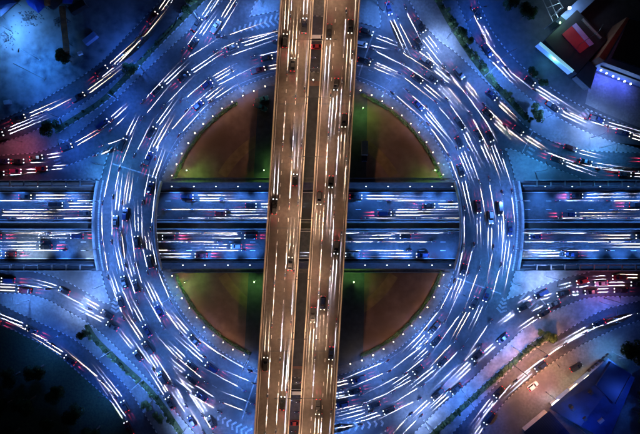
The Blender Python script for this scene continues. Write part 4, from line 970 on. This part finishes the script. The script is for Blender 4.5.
for k in range(6):
    m = MB(); m.box((-4.4 + k * 1.75, 0, 1.1), (1.2, 1.6, .12)); m.box((-4.4 + k * 1.75, .6, .5), (1.1, .2, 1.1)); m.build('stand_table', 'dark_steel', t)
fl_ = street_lamp((612, 352), (600, 352), 'white', 'bluish lamp over the forecourt by the dark trees', 'forecourt lamps', h=7, zb=.12)
for c in fl_.children:
    for g in c.children:
        if g.type == 'LIGHT': g.data = mklight('forecourt_light', 'SPOT', (.12, .42, 1), 6500, .2, 150, 1)
street_lamp((546, 392), (540, 386), 'rose', 'rosy lamp over the parked white hatchback', 'forecourt lamps', h=7, zb=.12)
street_lamp((574, 424), (580, 416), 'roof_fill', 'tall added lamp between the workshop and the blue hall', 'forecourt lamps', h=15, zb=.12); street_lamp((632, 396), (622, 396), 'roof_fill', 'tall added lamp right of the blue hall', 'forecourt lamps', h=15, zb=.12)  # both lamps added to light the blue roof evenly
# upper right: shop with red-lit roof, signboard, lit hall, gantry, dark shed
t = thing('red_lit_roof_shop', 'shop with a red-lit roof section and violet edge at the upper right', 'building', W(578, 40, 0)); o = t.location.copy()
rel = lambda pts, z: [(x - o.x, y - o.y) for x, y in quad(pts, z)]
m = MB(); m.prism(rel([(545, 40), (577, 10), (607, 40), (577, 74)], 5), 0, 5); m.build('wall', 'dark_roof', t)
m = MB(); m.prism(rel([(562, 34.5), (572, 26), (589.6, 46), (580, 53.5)], 5.3), 5.0, 5.35); m.build('roof', 'red_lit_roof', t)
m = MB(); m.prism(rel([(572.3, 25.8), (576, 23), (594, 44), (590, 46.2)], 5.6), 5.0, 5.6); m.build('roof_edge', 'violet_sheet', t)
m = MB(); m.prism(rel([(582, 19.5), (583.3, 18.3), (602, 37.5), (600.8, 38.7)], 5.6), 5.0, 5.6); m.build('gutter', 'galvanised', t)
street_lamp((571, 50), (577, 40), 'dimrose', 'rosy lamp above the red-lit roof', 'upper right lot lamps', h=16, reach=2, zb=.12)
t = thing('lit_signboard', 'long glowing white signboard standing at an angle at the upper right', 'signboard', W(556, 58, 0)); o = t.location.copy()
a, b = W(539.5, 43, 5) - o, W(573, 71.5, 5) - o; c = (a + b) / 2; d = b - a; n_ = Vector((d.y, -d.x, 0)).normalized()
if n_.y > 0: n_ = -n_
m = MB(); m.box((c.x, c.y, 5.0), (d.length, 1.0, .25), d); m.build('top_light_box', 'sign_lit', t)
m = MB(); m.box((c.x, c.y, 3.4), (d.length, .4, 2.9), d); m.build('panel', 'sign_white', t)
for f in (-.4, 0, .4):
    m = MB(); q = c + d * f; m.tube([(q.x, q.y, 0), (q.x, q.y, 2.0)], [.12, .12], 6); m.build('post', 'dark_steel', t)
m = MB(); q = c + n_ * 1.1
put('sign_light', mklight('sign_light', 'POINT', (.12, .6, 1), 900, .5), t, (q.x, q.y, 4.2))
t = thing('courtyard_hall', 'dark hall with blue lit eaves facing the courtyard at the right edge', 'building', W(625, 50, 0)); o = t.location.copy()
m = MB(); m.prism(rel([(603, 62), (628, 18), (720, 40), (700, 98)], 7), 0, 7); m.build('wall', 'blue_wall', t)
m = MB(); m.prism(rel([(612, 58), (630, 19), (722, 42), (700, 88)], 7.3), 7, 7.4); m.build('roof', 'dark_roof', t)
m = MB(); m.prism(rel([(599, 57), (627, 17), (629.5, 18.5), (604.5, 61)], 7.6), 0, 7.6); m.build('side_wall', 'orange_lit_wall', t)
m = MB(); m.prism(rel([(602, 63.5), (701, 99.5), (699.5, 103), (600.5, 67)], 4.5), 4.2, 4.5, 0, True); m.build('eaves', 'dark_roof', t)
for j, (x, y) in enumerate(((601, 70.5), (606.5, 73.5), (613, 76.5), (618.5, 79), (624.5, 81.5), (630.5, 84))):
    w = W(x, y, 3.6); tt = thing('eaves_lamp', 'bright white lamp under the courtyard hall eaves, %s from the left' % ORD[j], 'lamp', w, R_(-20), 'lamps under the eaves')
    m = MB(); m.box((0, .25, .1), (.3, .5, .12)); m.build('bracket', 'dark_steel', tt); m = MB(); m.ball((0, 0, .06), .28); m.build('bulb', 'lamp_cool', tt)
    put('eaves_light', mklight('eaves_light', 'SPOT', (.05, .09, 1), 1300, .2, 160, .6), tt, (0, -.2, -.3), (0, -.3, -1))
for j, (x, y) in enumerate(((594, 68), (636, 78.5))):
    w = W(x, y, 0); tt = thing('entrance_lamp', ('white' if j == 0 else 'yellow') + ' entrance lamp at the %s of the courtyard hall' % ('left end' if j == 0 else 'right end'), 'lamp', (w.x, w.y, .12), 0, 'entrance lamps')
    m = MB(); m.tube([(0, 0, 0), (0, 0, 3.2)], [.06, .05], 6); m.build('post', 'dark_steel', tt); m = MB(); m.ball((0, 0, 3.5), .38); m.build('bulb', 'globe' if j else 'lamp_cool', tt)
    put('entrance_light', mklight('entrance_light', 'POINT', (.4, .55, 1) if j == 0 else (1, .85, .4), 900, .3), tt, (0, 0, 4.2))
t = thing('dark_shed', 'low dark shed left of the lit courtyard', 'shed', W(585, 76, 0)); o = t.location.copy()
m = MB(); m.prism(rel([(577, 76), (589, 62), (596, 68), (590, 88)], 3.5), 0, 3.4); m.build('wall', 'dark_concrete', t); m = MB(); m.prism(rel([(576, 76), (589, 61), (597, 68), (590.5, 89)], 3.6), 3.4, 3.6); m.build('roof', 'dark_roof', t)
m = MB(); m.sheet(xy([(592, 72), (700, 110), (700, 140), (640, 128), (604, 113), (585, 104)]), .128); o2 = struct(m.build('courtyard_paving', 'paver'))
t = thing('steel_gantry', 'steel lattice gantry at the top edge beside a bright lamp', 'gantry', W(551, 8, 0)); o = t.location.copy()
for p, q in (((541, -4), (553, 22)), ((548, -4), (558, 18)), ((556, -4), (563, 8))):
    a, b = W(*p, 6) - o, W(*q, 6) - o; m = MB(); m.tube([a, b], [.12, .12], 6); m.tube([(b.x, b.y, 0), b], [.12, .12], 6); m.build('beam', 'galvanised', t)
for p, q in (((543, 0), (558, -3)), ((547, 8), (560, 3)), ((551, 17), (561, 8))):
    a, b = W(*p, 6.05) - o, W(*q, 6.05) - o; m = MB(); m.tube([a, b], [.09, .09], 6); m.build('cross_bar', 'galvanised', t)
for c, en, mt, col, lab in (((559, 17), 1900, 'lamp_cool', (.35, .6, 1), 'bright white lamp on a post at the foot of the steel gantry'), ((550, 31), 700, 'lamp_green', (.4, 1, .7), 'small greenish lamp on a post below the steel gantry')):
    w = W(*c); tt = thing('post_lamp', lab, 'lamp', (w.x, w.y, .12)); m = MB(); m.tube([(0, 0, 0), (0, 0, 6.3)], [.08, .06], 6); m.build('post', 'dark_steel', tt); m = MB(); m.ball((0, 0, 6.6), .5 if en > 1000 else .3); m.build('bulb', mt, tt)
    put('post_light', mklight('post_light', 'POINT', col, en, .4), tt, (0, 0, 7.5))
t = thing('long_shed', 'long pale shed roof at the top edge right of the gantry', 'shed', W(580, 5, 0)); o = t.location.copy()
m = MB(); m.prism(rel([(562, 16), (588, -8), (596, -2), (570, 22)], 4.5), 0, 4.2); m.build('wall', 'render_wall', t); m = MB(); m.prism(rel([(561, 15.5), (588, -9), (597, -2), (570, 23)], 4.6), 4.2, 4.4); m.build('roof', 'blue_wall', t)
# upper left building site
t = thing('covered_walkway', 'narrow rusty roofed walkway on the building site', 'walkway', W(66, 30, 0)); o = t.location.copy()
a, b = W(62, 6, 3) - o, W(67, 55, 3) - o; d = (b - a); c = (a + b) / 2
for i in range(12):
    m = MB(); q = a.lerp(b, (i + .5) / 12); m.box((q.x, q.y, 3.0 + random.uniform(-.03, .03)), (d.length / 12 * .97, 2.2 + random.uniform(-.12, .12), .06), d); m.build('roof_sheet', 'rust', t)
for i in range(5):
    q = a.lerp(b, i / 4)
    for s in (-1, 1): m = MB(); m.tube([(q.x + s * .9, q.y, 0), (q.x + s * .9, q.y, 2.97)], [.06, .06], 5); m.build('post', 'dark_steel', t)
for j, (pts, h, mt, lab) in enumerate((([(18, -14), (40, -16), (45, 6), (38, 13), (28, 5)], 3.2, 'blue_tarp', 'bright blue tarpaulin shelter at the top left edge'), ([(61, -12), (77, -12), (72, 4), (62, 3)], 3.2, 'blue_tarp', 'smaller bright blue tarpaulin shelter beside the rusty walkway'),
                                       ([(-10, 2), (6, -4), (16, 2), (0, 16), (-10, 18)], 3.0, 'blue_roof_dark', 'dark blue shelter in the top left corner'), ([(43, -10), (50, -10), (50, 5), (44, 7)], 3.0, 'rust', 'brown tarpaulin heap between the blue shelters'))):
    t = thing('tarpaulin_shelter', lab, 'shelter', W(*pts[0], 0), 0, 'site shelters'); o = t.location.copy()
    q = rel(pts, h); cx = sum(p[0] for p in q) / len(q); cyy = sum(p[1] for p in q) / len(q); m = MB(); rnd = random.Random(j); n = len(q)
    ringv = [(x, y, h + rnd.uniform(-.5, .2)) for x, y in q]; midv = [(cx + (x - cx) * .5, cyy + (y - cyy) * .5, h + rnd.uniform(.2, .7)) for x, y in q]
    m.add(ringv + midv + [(cx, cyy, h + .8)], [(i, (i + 1) % n, n + (i + 1) % n, n + i) for i in range(n)] + [(n + i, n + (i + 1) % n, 2 * n) for i in range(n)]); m.build('tarpaulin', mt, t)
    for x, y, z in ringv: mm = MB(); mm.tube([(x * .98, y * .98, 0), (x * .98, y * .98, z)], [.05, .05], 5); mm.build('pole', 'dark_steel', t)
for j, (c, r, n, lab) in enumerate((((29, 19), 9, 160, 'scattered rubble heap below the blue shelter'), ((7, 38), 8, 130, 'scattered rubble heap near the left edge'), ((58, 22), 5, 70, 'scattered rubble beside the rusty walkway'))):
    rnd = random.Random(j + 40); m = MB(); w0 = W(*c)
    for i in range(n):
        a = rnd.uniform(0, 6.28); q = abs(rnd.gauss(0, .75)) * r * S; s = rnd.uniform(.1, .42) * (1.6 if rnd.random() < .08 else 1); ax = Vector((rnd.gauss(0, 1), rnd.gauss(0, 1), rnd.gauss(0, .3)))
        m.box((q * math.cos(a), q * math.sin(a) * .8, s * .3 + max(0, (1 - q / (r * S)) * .5)), (s, s * rnd.uniform(.5, 1), s * .7), ax)
    o = m.build('rubble', 'rubble', None, kind='stuff'); o.location = (w0.x, w0.y, .12); o['label'] = lab; o['category'] = 'rubble'
for j, (c, dr, d, mt, lab) in enumerate((((92, 40), 38, (5.2, 1.9, 1.7), 'blue_wall', 'pale blue site container beside the slip road'), ((80, 9), 30, (6, 2.4, 2.2), 'dark_roof', 'dark site container near the top edge'), ((9, 103), 10, (2.2, 1.4, 1.2), 'truck_box', 'small white box on the building site near the slip road'), ((81, 54), 20, (1.6, 1.1, .9), 'sign_white', 'small white crate right of the dark site trees'))):
    w = W(*c); t = thing('site_container', lab, 'container', (w.x, w.y, .12), R_(dr), 'site containers')
    m = MB(); m.box((0, 0, d[2] / 2), d); m.build('body', mt, t)
    m = MB()
    for k in range(9): m.box((-d[0] / 2 + d[0] * (k + .5) / 9, 0, d[2] + .03), (d[0] / 20, d[1] * .98, .06))
    m.build('roof_ribs', mt, t, kind='stuff'); m = MB(); m.box((d[0] / 2 + .02, 0, d[2] * .5), (.05, d[1] * .9, d[2] * .9)); m.build('door', 'galvanised', t)
t = thing('fallen_pole', 'long thin pole lying across the bare building site', 'pole', (*W(30, 72)[:2], .2), R_(-27)); m = MB(); m.tube([(-6.5, 0, 0), (6.5, 0, 0)], [.12, .06], 6); m.build('shaft', 'bark', t); m = MB(); m.box((6.2, 0, .05), (.1, 1.6, .1)); m.build('cross_arm', 'bark', t)
